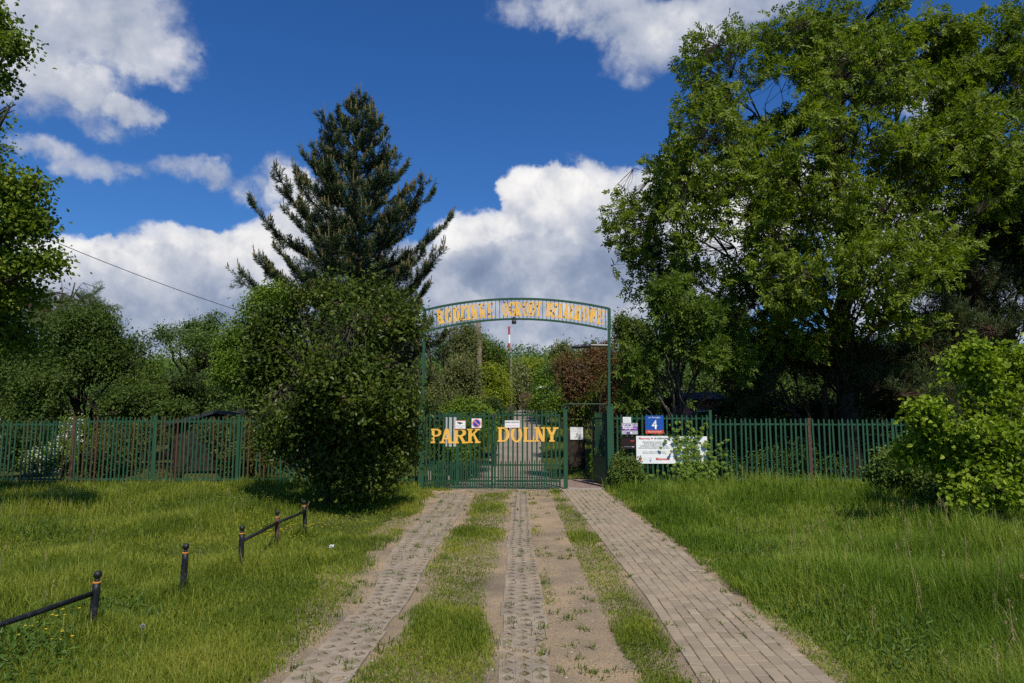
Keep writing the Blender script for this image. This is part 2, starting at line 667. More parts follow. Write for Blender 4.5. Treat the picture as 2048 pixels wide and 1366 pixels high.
def make_sky():
    w = bpy.data.worlds.new('World')
    scene.world = w
    w.use_nodes = True
    w.node_tree.nodes.clear()
    t = NT(w.node_tree)
    out = t.node('ShaderNodeOutputWorld')
    bg = t.node('ShaderNodeBackground')
    t.t.links.new(bg.outputs[0], out.inputs[0])
    sky = t.node('ShaderNodeTexSky', sky_type='NISHITA')
    sky.sun_disc = False
    sky.sun_elevation = EL
    sky.sun_rotation = AZ
    sky.altitude = 100
    sky.air_density = 1.0
    sky.dust_density = .4
    sky.ozone_density = 2.5
    tint = t.node('ShaderNodeMix', data_type='RGBA', blend_type='MULTIPLY')
    tint.inputs[0].default_value = 1.0
    t.put(tint.inputs[6], sky.outputs[0])
    # clouds, laid out by compass bearing and height above the horizon
    d = t.node('ShaderNodeTexCoord').outputs['Generated']
    sep = t.node('ShaderNodeSeparateXYZ')
    t.put(sep.inputs[0], d)
    x, y, z = sep.outputs
    t.put(tint.inputs[7], t.mix(t.remap(z, .02, .48), (.40, .72, 1.06, 1), SKY_TINT))
    n1 = t.node('ShaderNodeTexNoise')
    t.put(n1.inputs['Vector'], d)
    n1.inputs['Scale'].default_value = 5.0
    n1.inputs['Detail'].default_value = 7.0
    n1.inputs['Roughness'].default_value = .6
    sc = t.node('ShaderNodeSeparateColor')
    t.put(sc.inputs[0], n1.outputs['Color'])
    az = t.m('ADD', t.m('ARCTAN2', x, y), t.m('MULTIPLY', t.m('SUBTRACT', sc.outputs[0], .5), .20))
    el = t.m('ADD', t.m('ARCSINE', z), t.m('MULTIPLY', t.m('SUBTRACT', sc.outputs[1], .5), .15))
    D = None
    H = None
    for px, py, rx, ry, k, lo, hi in CLOUDS:
        a, e = azel(px, py)
        a1, _ = azel(px + rx, py)
        _, e1 = azel(px, py - ry)
        ra, re = abs(a1 - a), abs(e1 - e)
        u = t.m('MULTIPLY', t.m('SUBTRACT', az, a), 1 / ra)
        v = t.m('MULTIPLY', t.m('SUBTRACT', el, e), 1 / re)
        q = t.m('MULTIPLY_ADD', u, u, t.m('MULTIPLY', v, v))
        wgt = t.m('MULTIPLY', t.m('SUBTRACT', 1.0, q, clamp=True), k)
        lum = t.m('MULTIPLY_ADD', t.m('MULTIPLY_ADD', v, .5, .5, clamp=True), hi - lo, lo)
        h = t.m('MULTIPLY', wgt, lum)
        D = wgt if D is None else t.m('ADD', D, wgt)
        H = h if H is None else t.m('ADD', H, h)
    # a few loose clouds all round, for the light from behind
    gen = t.m('MULTIPLY', t.remap(t.noise(d, 1.6, 4, .6), .52, .75), t.remap(y, -.1, .25, .35, 0))
    D = t.m('ADD', D, gen)
    H = t.m('ADD', H, t.m('MULTIPLY', gen, .75))
    lum = t.m('DIVIDE', H, t.m('MAXIMUM', D, .001))
    f1 = t.noise(d, 9.0, 10, .61)
    off = t.node('ShaderNodeVectorMath', operation='ADD')
    t.put(off.inputs[0], d)
    off.inputs[1].default_value = (.006, -.004, .03)
    f2 = t.noise(off.outputs[0], 8.5, 7, .5)
    def billow(vec):
        w1 = t.node('ShaderNodeVectorMath', operation='SCALE')
        t.put(w1.inputs[0], n1.outputs['Color'])
        w1.inputs['Scale'].default_value = .16
        w2 = t.node('ShaderNodeVectorMath', operation='ADD')
        t.put(w2.inputs[0], vec)
        t.put(w2.inputs[1], w1.outputs[0])
        v = t.node('ShaderNodeTexVoronoi', feature='F1')
        v.normalize = True
        t.put(v.inputs['Vector'], w2.outputs[0])
        v.inputs['Scale'].default_value = 11.0
        v.inputs['Detail'].default_value = 3.0
        v.inputs['Roughness'].default_value = .55
        v.inputs['Lacunarity'].default_value = 2.3
        return t.m('SUBTRACT', 1.0, v.outputs['Distance'])
    b1, b2 = billow(d), billow(off.outputs[0])
    dens = t.m('ADD', t.m('MINIMUM', D, 1.15), t.m('MULTIPLY', t.m('SUBTRACT', f1, .5), 1.1))
    dens = t.m('ADD', dens, t.m('MULTIPLY', t.m('SUBTRACT', b1, .62), .75))
    alpha = t.remap(dens, .17, .54)
    alpha = t.m('MULTIPLY', alpha, t.m('MULTIPLY', alpha, t.m('SUBTRACT', 3.0, t.m('MULTIPLY', alpha, 2.0))))
    alpha = t.m('MULTIPLY', alpha, t.remap(D, .02, .16))
    thin = t.remap(D, .25, .7, .72, .99)
    alpha = t.m('MULTIPLY', alpha, thin)
    rel = t.m('ADD', t.m('MULTIPLY', t.m('SUBTRACT', f1, f2), 1.0), t.m('MULTIPLY', t.m('SUBTRACT', b1, b2), .55))
    s = t.m('ADD', lum, rel)
    col = t.ramp(s, [(0, (.15, .205, .34, 1)), (.35, (.30, .36, .49, 1)), (.65, (.56, .59, .67, 1)), (.88, (.88, .87, .87, 1)), (1, (.97, .96, .94, 1))])
    colS = t.node('ShaderNodeVectorMath', operation='SCALE')
    t.put(colS.inputs[0], col)
    colS.inputs['Scale'].default_value = 1.0 / SKY_STRENGTH
    mx = t.mix(alpha, tint.outputs[2], colS.outputs[0])
    t.put(bg.inputs[0], mx)
    bg.inputs[1].default_value = SKY_STRENGTH
    w.cycles.sampling_method = 'MANUAL'
    w.cycles.sample_map_resolution = 1024


SKY_STRENGTH = .10
SKY_TINT = (.27, .64, 1.14, 1)
#          px    py   rx   ry   k   lum low/high
CLOUDS = [(90, 60, 320, 150, .55, .55, .72), (110, 190, 240, 80, .5, .5, .78), (300, 60, 170, 110, .4, .45, .62), (290, 215, 90, 28, .35, .6, .8),
          (150, 325, 140, 50, .42, .5, .68), (320, 322, 140, 36, .36, .5, .65), (505, 355, 140, 52, .40, .5, .68), (590, 430, 110, 80, .6, .6, .95),
          (90, 520, 150, 75, .9, .55, 1.0), (190, 560, 170, 90, .8, .5, 1.0), (370, 510, 190, 70, .9, .4, .95), (470, 530, 150, 110, .8, .45, .85),
          (350, 600, 320, 105, 1.8, .12, .46), (640, 560, 200, 150, .55, .35, .7), (300, 690, 420, 110, .8, .35, .5),
          (955, 490, 95, 75, 1.0, .5, 1.05), (1085, 410, 110, 85, 1.0, .65, 1.05), (1075, 500, 85, 70, .9, .6, 1.05), (1210, 440, 200, 120, 1.0, .40, .86),
          (1400, 430, 220, 130, .9, .5, .95), (1120, 550, 280, 62, 2.2, .06, .42), (880, 545, 120, 60, .8, .3, .7), (1000, 410, 25, 40, .35, .6, .9),
          (1040, 640, 420, 90, .85, .30, .52), (1150, 690, 90, 40, .5, .55, .9), (1040, 668, 60, 25, .4, .6, .9), (1260, 660, 110, 60, .6, .5, .85),
          (1180, 330, 60, 25, .3, .6, .7), (1010, 745, 500, 60, .8, .28, .42), (1340, 600, 220, 100, .8, .4, .75),
          (1200, 15, 260, 80, .52, .45, .62), (1290, 95, 120, 80, .45, .48, .68), (1480, 10, 260, 90, .6, .5, .7), (1880, 170, 170, 110, .55, .5, .8),
          (1600, 430, 200, 110, .7, .5, .85), (1850, 560, 300, 200, .8, .4, .7)]
make_sky()

sun = bpy.data.lights.new('sun', 'SUN')
sun.energy = 5.0
sun.angle = R(.53)
sun.color = (1.0, .945, .84)
so = bpy.data.objects.new('sun', sun)
COL.objects.link(so)
from mathutils import Vector
so.rotation_euler = Vector(tuple(SUN)).to_track_quat('Z', 'Y').to_euler()
so.location = (6, -18, 24)

scene.view_settings.view_transform = 'Standard'
scene.view_settings.look = 'None'
scene.view_settings.exposure = 0.0
scene.view_settings.gamma = 1.0
scene.render.engine = 'CYCLES'
scene.cycles.max_bounces = 6
scene.cycles.diffuse_bounces = 3
scene.cycles.glossy_bounces = 2
scene.cycles.transmission_bounces = 4
scene.cycles.transparent_max_bounces = 4
scene.cycles.caustics_reflective = False
scene.cycles.caustics_refractive = False
scene.cycles.use_adaptive_sampling = True
scene.cycles.adaptive_threshold = .02
scene.cycles.use_denoising = False


# ------------------------------------------------------------------ lettering
def arc(cx, cz, rx, rz, a0, a1, n=14):
    return [(cx + rx * math.cos(R(a0 + (a1 - a0) * i / n)), cz + rz * math.sin(R(a0 + (a1 - a0) * i / n))) for i in range(n + 1)]


def band(cx, cz, ro, ri, a0, a1, n=14):
    return arc(cx, cz, *ro, a0, a1, n) + arc(cx, cz, *ri, a1, a0, n)


def glyph(ch, w, t, s):
    """slab-serif capital of height 1: list of polygons. w width, t stem, s slab thickness"""
    o = []
    rect = lambda x0, x1, z0, z1: o.append([(x0, z0), (x1, z0), (x1, z1), (x0, z1)])
    def slab(xc, z, half):
        rect(xc - half, xc + half, z, z + s)
    def diag(x0, z0, x1, z1, tt):
        o.append([(x0 - tt / 2, z0), (x0 + tt / 2, z0), (x1 + tt / 2, z1), (x1 - tt / 2, z1)])
    h = t * .85
    l, r = t * .85, w - t * .85
    if ch == 'I':
        rect(w / 2 - t / 2, w / 2 + t / 2, 0, 1)
        slab(w / 2, 0, h); slab(w / 2, 1 - s, h)
    elif ch in 'RPD':
        rect(l - t / 2, l + t / 2, 0, 1)
        slab(l, 0, h)
        rect(l - h, l + t / 2, 1 - s, 1)
        if ch == 'D':
            o.append([(l, 1), (l, 1 - s)] + arc(w * .45, .5, w * .55 - t, .5 - s, 90, -90) + [(l, s), (l, 0)] + arc(w * .45, .5, w * .55, .5, -90, 90))
        else:
            o.append([(l, 1), (l, 1 - s)] + arc(w * .5, .73, w * .45 - t, .27 - s, 90, -90) + [(l, .46 + s), (l, .46)] + arc(w * .5, .73, w * .45, .27, -90, 90))
            if ch == 'R':
                o.append([(w * .40, .5), (w * .40 + t, .5), (r + t * .45, s), (r - t * .55, s)])
                rect(r - t * .55, w + t * .15, 0, s)
    elif ch == 'O':
        for a in (0, 180):
            o.append(band(w / 2, .5, (w / 2, .52), (w / 2 - t, .52 - s), a - 90, a + 90))
    elif ch == 'G':
        o.append(band(w / 2, .5, (w / 2, .52), (w / 2 - t, .52 - s), 40, 180))
        o.append(band(w / 2, .5, (w / 2, .52), (w / 2 - t, .52 - s), 180, 330))
        rect(w - t * 1.05, w, .06, .46)
        rect(w * .52, w + t * .2, .40, .40 + s)
        rect(w - t * .5, w, .7, .98)
    elif ch == 'Z':
        rect(0, w, 1 - s, 1); rect(0, w, 0, s)
        o.append([(0, s), (t * 1.15, s), (w, 1 - s), (w - t * 1.15, 1 - s)])
        rect(0, t * .4, 1 - s * 2.2, 1); rect(w - t * .4, w, 0, s * 2.2)
    elif ch == 'N':
        rect(l - t * .30, l + t * .30, 0, 1); rect(r - t * .30, r + t * .30, 0, 1)
        o.append([(l - t * .4, 1), (l + t * .7, 1), (r + t * .35, 0), (r - t * .75, 0)])
        slab(l, 0, h); slab(r, 1 - s, h); rect(l - h, l + t * .3, 1 - s, 1)
    elif ch == 'E':
        rect(l - t / 2, l + t / 2, 0, 1)
        rect(0, w, 0, s); rect(0, w, 1 - s, 1); rect(l, w * .78, .5 - s * .45, .5 + s * .45)
        rect(w - t * .4, w, 0, s * 2.4); rect(w - t * .4, w, 1 - s * 2.4, 1); rect(w * .78 - t * .35, w * .78, .36, .64)
    elif ch == 'Y':
        rect(w / 2 - t / 2, w / 2 + t / 2, 0, .48); slab(w / 2, 0, h)
        o.append([(w / 2 - t / 2, .44), (w / 2 + t * .35, .44), (l + t * .3, 1), (l - t * .6, 1)])
        o.append([(w / 2 - t * .35, .44), (w / 2 + t / 2, .44), (r + t * .5, 1), (r - t * .3, 1)])
        slab(l * .9, 1 - s, h); slab(w - l * .9, 1 - s, h)
    elif ch == 'A':
        o.append([(l - t * .5, 0), (l + t * .15, 0), (w / 2 + t * .2, 1), (w / 2 - t * .45, 1)])
        o.append([(r - t * .5, 0), (r + t * .55, 0), (w / 2 + t * .55, 1), (w / 2 - t * .45, 1)])
        rect(w * .28, w * .72, .27, .27 + s * .9); slab(l * .9, 0, h); slab(w - l * .9, 0, h)
    elif ch in 'LŁ':
        rect(l - t / 2, l + t / 2, 0, 1); slab(l, 1 - s, h)
        rect(0, w, 0, s); rect(w - t * .45, w, 0, .36)
        if ch == 'Ł':
            o.append([(l - t * 1.1, .36), (l - t * 1.1, .36 + s), (l + t * 1.3, .66), (l + t * 1.3, .66 - s)])
    elif ch == 'K':
        rect(l - t / 2, l + t / 2, 0, 1); slab(l, 0, h); slab(l, 1 - s, h)
        o.append([(l + t * .3, .38), (l + t * .3, .58), (r - t * .1, 1), (r + t * .5, 1)])
        o.append([(w * .42, .62), (w * .42 + t * .3, .70), (r + t * .6, 0), (r - t * .5, 0)])
        slab(r - t * .1, 1 - s, h * .95); slab(r, 0, h * .95)
    elif ch == 'W':
        for x0, x1, k in ((l, w * .32, 1.0), (w * .5, w * .30, .7), (w * .5, w * .70, 1.0), (r, w * .68, .7)):
            diag(x1, 0, x0, 1, t * k)
        slab(l * .8, 1 - s, h * .9); slab(w - l * .8, 1 - s, h * .9); slab(w * .5, 1 - s, h * .7)
    return o


def letter(parent, ch, x, y, z, hgt, wid, rot, mat, t=.27, s=.11, depth=.022):
    """one welded letter, centre at (x, z), front face at y"""
    w = wid / hgt
    mb = MB()
    ca, sa = math.cos(rot), math.sin(rot)
    def fn(v):
        a = (v[:, 0] - w / 2) * hgt
        b = (v[:, 2] - .5) * hgt
        v = v.copy()
        v[:, 0] = x + a * ca - b * sa
        v[:, 2] = z + a * sa + b * ca
        return v
    for i, p in enumerate(glyph(ch, w, t * w if ch != 'I' else t * .5, s)):
        # give every polygon the same winding, and its own depth step
        area = sum(p[k][0] * p[(k + 1) % len(p)][1] - p[(k + 1) % len(p)][0] * p[k][1] for k in range(len(p)))
        if area < 0:
            p = p[::-1]
        mb.prism(p, y - .0009 * i, y + depth, fn)
    return mb.build('letter', mat, parent)


_txt_cache = {}


def text(parent, body, px0, px1, py, Y, mat, name='lettering', hmax=None, flip=False, bold=0.0):
    """printed words between photo columns px0..px1 centred on row py at depth Y"""
    a, b = P(px0, py, Y), P(px1, py, Y)
    cu = bpy.data.curves.new('lettering', 'FONT')
    cu.body = body
    cu.align_x = 'CENTER'
    cu.offset = bold
    cu.resolution_u = 3
    ob = bpy.data.objects.new('lettering', cu)
    COL.objects.link(ob)
    bpy.context.view_layer.update()
    me = bpy.data.meshes.new_from_object(ob.evaluated_get(bpy.context.evaluated_depsgraph_get()))
    bpy.data.objects.remove(ob)
    bpy.data.curves.remove(cu)
    n = len(me.vertices)
    v = np.zeros(n * 3, np.float32)
    me.vertices.foreach_get('co', v)
    v = v.reshape(-1, 3)
    lo, hi = v.min(0), v.max(0)
    k = (b[0] - a[0]) / (hi[0] - lo[0])
    kz = k if hmax is None else hmax / (hi[1] - lo[1])
    w = np.array(parent['_w'])
    q = np.stack([(v[:, 0] - (lo[0] + hi[0]) / 2) * k + (a[0] + b[0]) / 2, np.full(n, Y), (v[:, 1] - (lo[1] + hi[1]) / 2) * kz + a[2]], -1) - w
    me.vertices.foreach_set('co', q.astype(np.float32).ravel())
    me.materials.clear()
    me.materials.append(mat)
    me.update()
    me.name = name
    o = bpy.data.objects.new(name, me)
    o['_w'] = list(parent['_w'])
    o.parent = parent
    COL.objects.link(o)
    return o


def rect_px(px0, px1, py0, py1, Y):
    a, b = P(px0, py1, Y), P(px1, py0, Y)
    return a[0], b[0], a[2], b[2]


def plate(parent, name, px0, px1, py0, py1, Y, mat, thick=.006):
    """flat panel filling the photo rectangle, its face at depth Y"""
    x0, x1, z0, z1 = rect_px(px0, px1, py0, py1, Y)
    return MB().box(x0, x1, Y, Y + thick, z0, z1).build(name, mat, parent)


def poly_px(parent, name, pts, Y, mat, thick=.002):
    q = [P(px, py, Y) for px, py in pts]
    q = [(a[0], a[2]) for a in q]
    area = sum(q[k][0] * q[(k + 1) % len(q)][1] - q[(k + 1) % len(q)][0] * q[k][1] for k in range(len(q)))
    if area < 0:
        q = q[::-1]
    return MB().prism(q, Y, Y + thick).build(name, mat, parent)


def ell(cx, cy, rx, ry, a0=0, a1=360, n=28):
    return [(cx + rx * math.cos(R(a0 + (a1 - a0) * i / n)), cy + ry * math.sin(R(a0 + (a1 - a0) * i / n))) for i in range(n + (0 if a1 - a0 == 360 else 1))]


# ------------------------------------------------------------------ gate portal with its arched title
GY = GATE_Y


def portal():
    root = thing('gate_arch', 'tall green welded arch over the gate with a row of rusty yellow letters', 'gate arch', (0, GY, 0))
    mp = M['arch_paint']
    xl, xr = P(849, 640, GY)[0], P(1218.5, 640, GY)[0]
    # uprights: stout foot, slim pole above
    xf = P(843, 900, GY)[0]
    zl = P(843, 800, GY)[2]
    MB().box(xf - .075, xf + .075, GY - .06, GY + .06, -.1, zl).build('post', M['paint'], root)
    xg = P(1221, 900, GY)[0]
    zg = P(1221, 812, GY)[2]
    MB().box(xg - .085, xg + .085, GY - .06, GY + .06, -.1, zg).build('post', M['paint'], root)
    zt = P(849, 617, GY)[2]
    MB().bar((xf + .02, GY, zl), (xl, GY, zt - .002), .07, .07, (0, 1, 0)).build('pole', mp, root)
    MB().bar((xg - .02, GY, zg), (xr, GY, zt - .002), .07, .07, (0, 1, 0)).build('pole', mp, root)
    top_px = [(846, 621), (900, 609.5), (960, 601.5), (1020, 598), (1050, 597.6), (1100, 600), (1160, 606.5), (1219, 617.5)]
    bot_px = [(850, 663), (880, 655.5), (930, 646), (980, 640.3), (1035, 638), (1090, 640), (1150, 647), (1214, 659)]
    tp = np.array([P(a, b, GY) for a, b in top_px])
    bp = np.array([P(a, b, GY) for a, b in bot_px])
    def smooth(q, n=40):
        c = np.polyfit(q[:, 0], q[:, 2], 4)
        xs = np.linspace(q[0, 0], q[-1, 0], n)
        return np.stack([xs, np.full(n, GY), np.polyval(c, xs)], -1)
    tp, bp = smooth(tp), smooth(bp)
    def ribbon(q, h, d):
        mb = MB()
        v = []
        for p in q:
            for i, j in ((-1, -1), (1, -1), (1, 1), (-1, 1)):
                v.append((p[0], p[1] + i * d / 2, p[2] + j * h / 2))
        n = len(q)
        f = []
        for k in range(n - 1):
            for a in range(4):
                b = (a + 1) % 4
                f.append((k * 4 + a, k * 4 + b, k * 4 + 4 + b, k * 4 + 4 + a))
        f += [(0, 1, 2, 3), tuple(range((n - 1) * 4 + 3, (n - 1) * 4 - 1, -1))]
        return mb.add(v, f)
    ribbon(tp, .055, .06).build('top_rail', mp, root)
    ribbon(bp, .05, .06).build('bottom_rail', mp, root)
    top = lambda x: np.interp(x, tp[:, 0], tp[:, 2])
    bot = lambda x: np.interp(x, bp[:, 0], bp[:, 2])
    rods = MB()
    for x in np.linspace(xl + .12, xr - .1, 46):
        rods.tube([(x, GY, bot(x)), (x, GY, top(x))], .0075, 5, False)
    rods.build('rod_row', mp, root)
    for x in (xl, xr):
        MB().box(x - .04, x + .04, GY - .036, GY + .036, bot(x) - .02, zt).build('end_frame', mp, root)
    # the letters follow the curve
    pos = [('R', 165, 235), ('O', 250, 222), ('D', 337, 208), ('Z', 405, 199), ('I', 466, 190), ('N', 531, 184), ('N', 616, 174), ('E', 706, 166),
           ('O', 866, 156), ('G', 935, 152), ('R', 1003, 152), ('O', 1085, 150), ('D', 1152, 151), ('Y', 1222, 154),
           ('D', 1337, 160), ('Z', 1398, 167), ('I', 1456, 172), ('A', 1522, 178), ('Ł', 1588, 187), ('K', 1655, 198), ('O', 1730, 207), ('W', 1808, 222), ('E', 1892, 240)]
    for ch, zx, zy in pos:
        px, py = 850 + zx / 5.39, 590 + zy / 5.39
        p = P(px, py, GY - .03)
        e = .12
        rot = math.atan2(float(top(p[0] + e) - top(p[0] - e)), 2 * e)
        wid = {'I': .105, 'N': .185, 'W': .205, 'O': .165, 'K': .19, 'A': .18, 'E': .175, 'R': .18, 'D': .175, 'Y': .17}.get(ch, .165)
        letter(root, ch, p[0], GY - .052, p[2], .395, wid * 1.04, rot, M['yellow_rusty'], {'N': .27, 'W': .24, 'K': .30, 'A': .30}.get(ch, .34), .085, .018)
    # the little dark lamp under the arch
    c = P(1028, 640, GY)
    lamp = thing('floodlight', 'small dark round lamp clamped under the middle of the arch', 'lamp', (c[0], GY - .06, c[2]))
    x, y, z = c[0], GY - .06, c[2]
    MB().tube([(x, y - .05, z + .03), (x, y + .02, z + .03)], [.05, .05], 12).build('bracket', M['dark_metal'], lamp)
    MB().lathe([(0, .02), (.05, .015), (.062, -.02), (.066, -.07), (.05, -.085), (0, -.085)], 14, (x, y - .02, z - .03)).build('housing', M['dark_metal'], lamp, True)
    MB().lathe([(0, -.004), (.052, 0), (.052, .004)], 14, (x, y - .02, z - .122)).build('lens', M['glass_lamp'], lamp, True)
    # street lamp arm reaching in from the right pole
    a, b = P(1219, 691, GY), P(1143, 696, GY + .0)
    arm = thing('street_lamp', 'dark street lamp head on a short arm from the right pole of the arch', 'street lamp', (a[0], GY, a[2]))
    x0 = a[0] - .035
    MB().tube([(x0, GY, a[2]), (P(1180, 691, GY)[0], GY, P(1180, 690.5, GY)[2])], .034, 8).build('arm', M['dark_metal'], arm)
    h0, h1 = P(1182, 691, GY), P(1143, 695, GY)
    mb = MB()
    n = 9
    v = []
    prof = [(.0, .035, .03), (.12, .06, .05), (.3, .075, .06), (.34, .055, .045), (.6, .085, .05), (.85, .08, .04), (.97, .05, .03), (1, .02, .015)]
    path = [(h0[0] + (h1[0] - h0[0]) * u, GY, h0[2] + (h1[2] - h0[2]) * u) for u, _, _ in prof]
    ang = np.linspace(0, 2 * math.pi, 10, endpoint=False)
    for p, (u, ry, rz) in zip(path, prof):
        for t in ang:
            v.append((p[0], p[1] + ry * 1.3 * math.cos(t), p[2] + rz * 1.15 * math.sin(t)))
    f = [(i * 10 + j, i * 10 + (j + 1) % 10, i * 10 + 10 + (j + 1) % 10, i * 10 + 10 + j) for i in range(len(prof) - 1) for j in range(10)]
    mb.add(v, f + [tuple(range(9, -1, -1)), tuple(range(len(v) - 10, len(v)))])
    mb.build('lamp_head', M['dark_metal'], arm, True)
    return root


portal()


def gate():
    mp = M['paint_gate']
    yb = GY - .01
    def leaf(px0, px1, top_y, rail_y, label, words, n_tall):
        x0, x1 = P(px0, 900, GY)[0], P(px1, 900, GY)[0]
        g = thing('gate_leaf', label, 'gate', ((x0 + x1) / 2, GY, 0))
        zr, zt = P(990, rail_y, GY)[2], P(990, top_y, GY)[2]
        zm, zb, z0 = P(990, 930, GY)[2], P(990, 962, GY)[2], .055
        for z, h in ((zr, .05), (zm, .035), (zb, .05)):
            MB().box(x0 + .052, x1 - .052, GY - .018, GY + .018, z - h / 2, z + h / 2).build('cross_rail', mp, g)
        for x in (x0 + .025, x1 - .025):
            MB().box(x - .025, x + .025, GY - .025, GY + .025, z0, zr + .035).build('side_frame', mp, g)
        tall, short = MB(), MB()
        xs = np.linspace(x0 + .12, x1 - .12, n_tall)
        def picket(mb, x, za, zb_, w):
            e = random.gauss(0, .008)
            q = [(x - w / 2, za), (x + w / 2, za), (x + w / 2 + e, zb_ - .03), (x + w * .25 + e, zb_), (x - w * .25 + e, zb_), (x - w / 2 + e, zb_ - .03)]
            mb.prism(q, GY - .045, GY - .02)
        for x in xs:
            picket(tall, x, z0 - .04 + random.uniform(-.01, .01), zt + random.uniform(-.012, .012), .043)
        d = xs[1] - xs[0]
        zs = P(990, 921, GY)[2]
        for x in np.concatenate([xs[:-1] + d / 2]):
            picket(short, x, z0 - .04 + random.uniform(-.01, .01), zs + random.uniform(-.012, .012), .033)
        tall.build('tall_picket_row', mp, g)
        short.build('short_picket_row', mp, g)
        for ch, zx0, zx1, zt_, zb2 in words:
            px = 840 + (zx0 + zx1) / 2 / 6.827
            py = 820 + (zt_ + zb2) / 2 / 6.827
            p = P(px, py, GY)
            q0, q1 = P(840 + zx0 / 6.827, py, GY), P(840 + zx1 / 6.827, py, GY)
            r0, r1 = P(px, 820 + zt_ / 6.827, GY), P(px, 820 + zb2 / 6.827, GY)
            letter(g, ch, p[0], GY - .062, p[2], r0[2] - r1[2], q1[0] - q0[0], 0, M['yellow'], .25, .105, .016)
        return g, zr, zb
    g1, zr, zb = leaf(851, 986, 822, 832.5, 'left leaf of the green picket gate, carrying the yellow letters PARK', [('P', 150, 300, 255, 452), ('A', 275, 455, 255, 452), ('R', 458, 640, 255, 455), ('K', 645, 830, 255, 450)], 14)
    # latch between the leaves
    x = P(986.5, 830, GY)[0]
    MB().box(x - .06, x + .05, GY - .075, GY - .047, zr - .02, zr + .05).build('latch', M['dark_metal'], g1)
    MB().tube([(x - .01, GY - .06, .03), (x - .01, GY - .06, zr)], .014, 8).build('drop_bolt', M['paint'], g1)
    g2, _, _ = leaf(988, 1121, 819.5, 830.5, 'right leaf of the green picket gate, carrying the yellow letters DOLNY', [('D', 1060, 1222, 235, 432), ('O', 1240, 1395, 230, 436), ('L', 1412, 1555, 235, 432), ('N', 1560, 1722, 235, 430), ('Y', 1712, 1885, 235, 432)], 13)
    x = P(1121, 940, GY)[0]
    for z in (.35, zr - .25):
        MB().tube([(x + .03, GY, z - .06), (x + .03, GY, z + .06)], .022, 8).build('hinge', M['dark_metal'], g2)
    # small signs screwed to the pickets
    Y = GY - .085
    s = thing('camera_sign', 'small white sign with a red edge and a surveillance camera picture on the gate', 'sign', P(920, 858, Y))
    plate(s, 'plate', 909.5, 931.5, 841, 858.2, Y + .004, M['pink_red'])
    plate(s, 'panel', 910.6, 930.4, 842.2, 857.2, Y, M['white'], .003)
    poly_px(s, 'camera_pictogram', [(914.5, 844), (921, 844.4), (926, 846), (925.4, 847.2), (922, 847.2), (920.5, 848.8), (919, 848.8), (918.5, 847.2), (915, 846.5)], Y - .003, M['ink'])
    text(s, 'TEREN MONITOROWANY', 912, 929, 851.8, Y - .003, M['ink'])
    text(s, 'CAŁODOBOWO', 916, 925, 855, Y - .003, M['ink'])
    s = thing('no_parking_sign', 'square white no parking sign, blue disc with a faded red ring and slash', 'sign', P(953, 856, Y))
    plate(s, 'plate', 943.2, 963.0, 837, 856, Y, M['white'])
    poly_px(s, 'red_ring', ell(953.1, 846.5, 8.9, 8.7), Y - .003, M['pink_red'])
    poly_px(s, 'blue_disc', ell(953.1, 846.5, 6.9, 6.7), Y - .006, M['blue_sign'])
    poly_px(s, 'slash', [(947.3, 842.6), (949.0, 840.9), (959.0, 850.4), (957.3, 852.1)], Y - .009, M['pink_red'])
    s = thing('driveway_sign', 'white sign reading BRAMA WJAZDOWA with a faded red second line', 'sign', P(1024.5, 855, Y))
    plate(s, 'plate', 1009.8, 1039.2, 841, 855.2, Y, M['white'])
    text(s, 'BRAMA WJAZDOWA', 1010.8, 1038.2, 845, Y - .003, M['ink'], hmax=.052, bold=.02)
    text(s, 'NIE ZASTAWIAĆ', 1011.5, 1037.5, 850.7, Y - .003, M['red_faded'], hmax=.05)


gate()


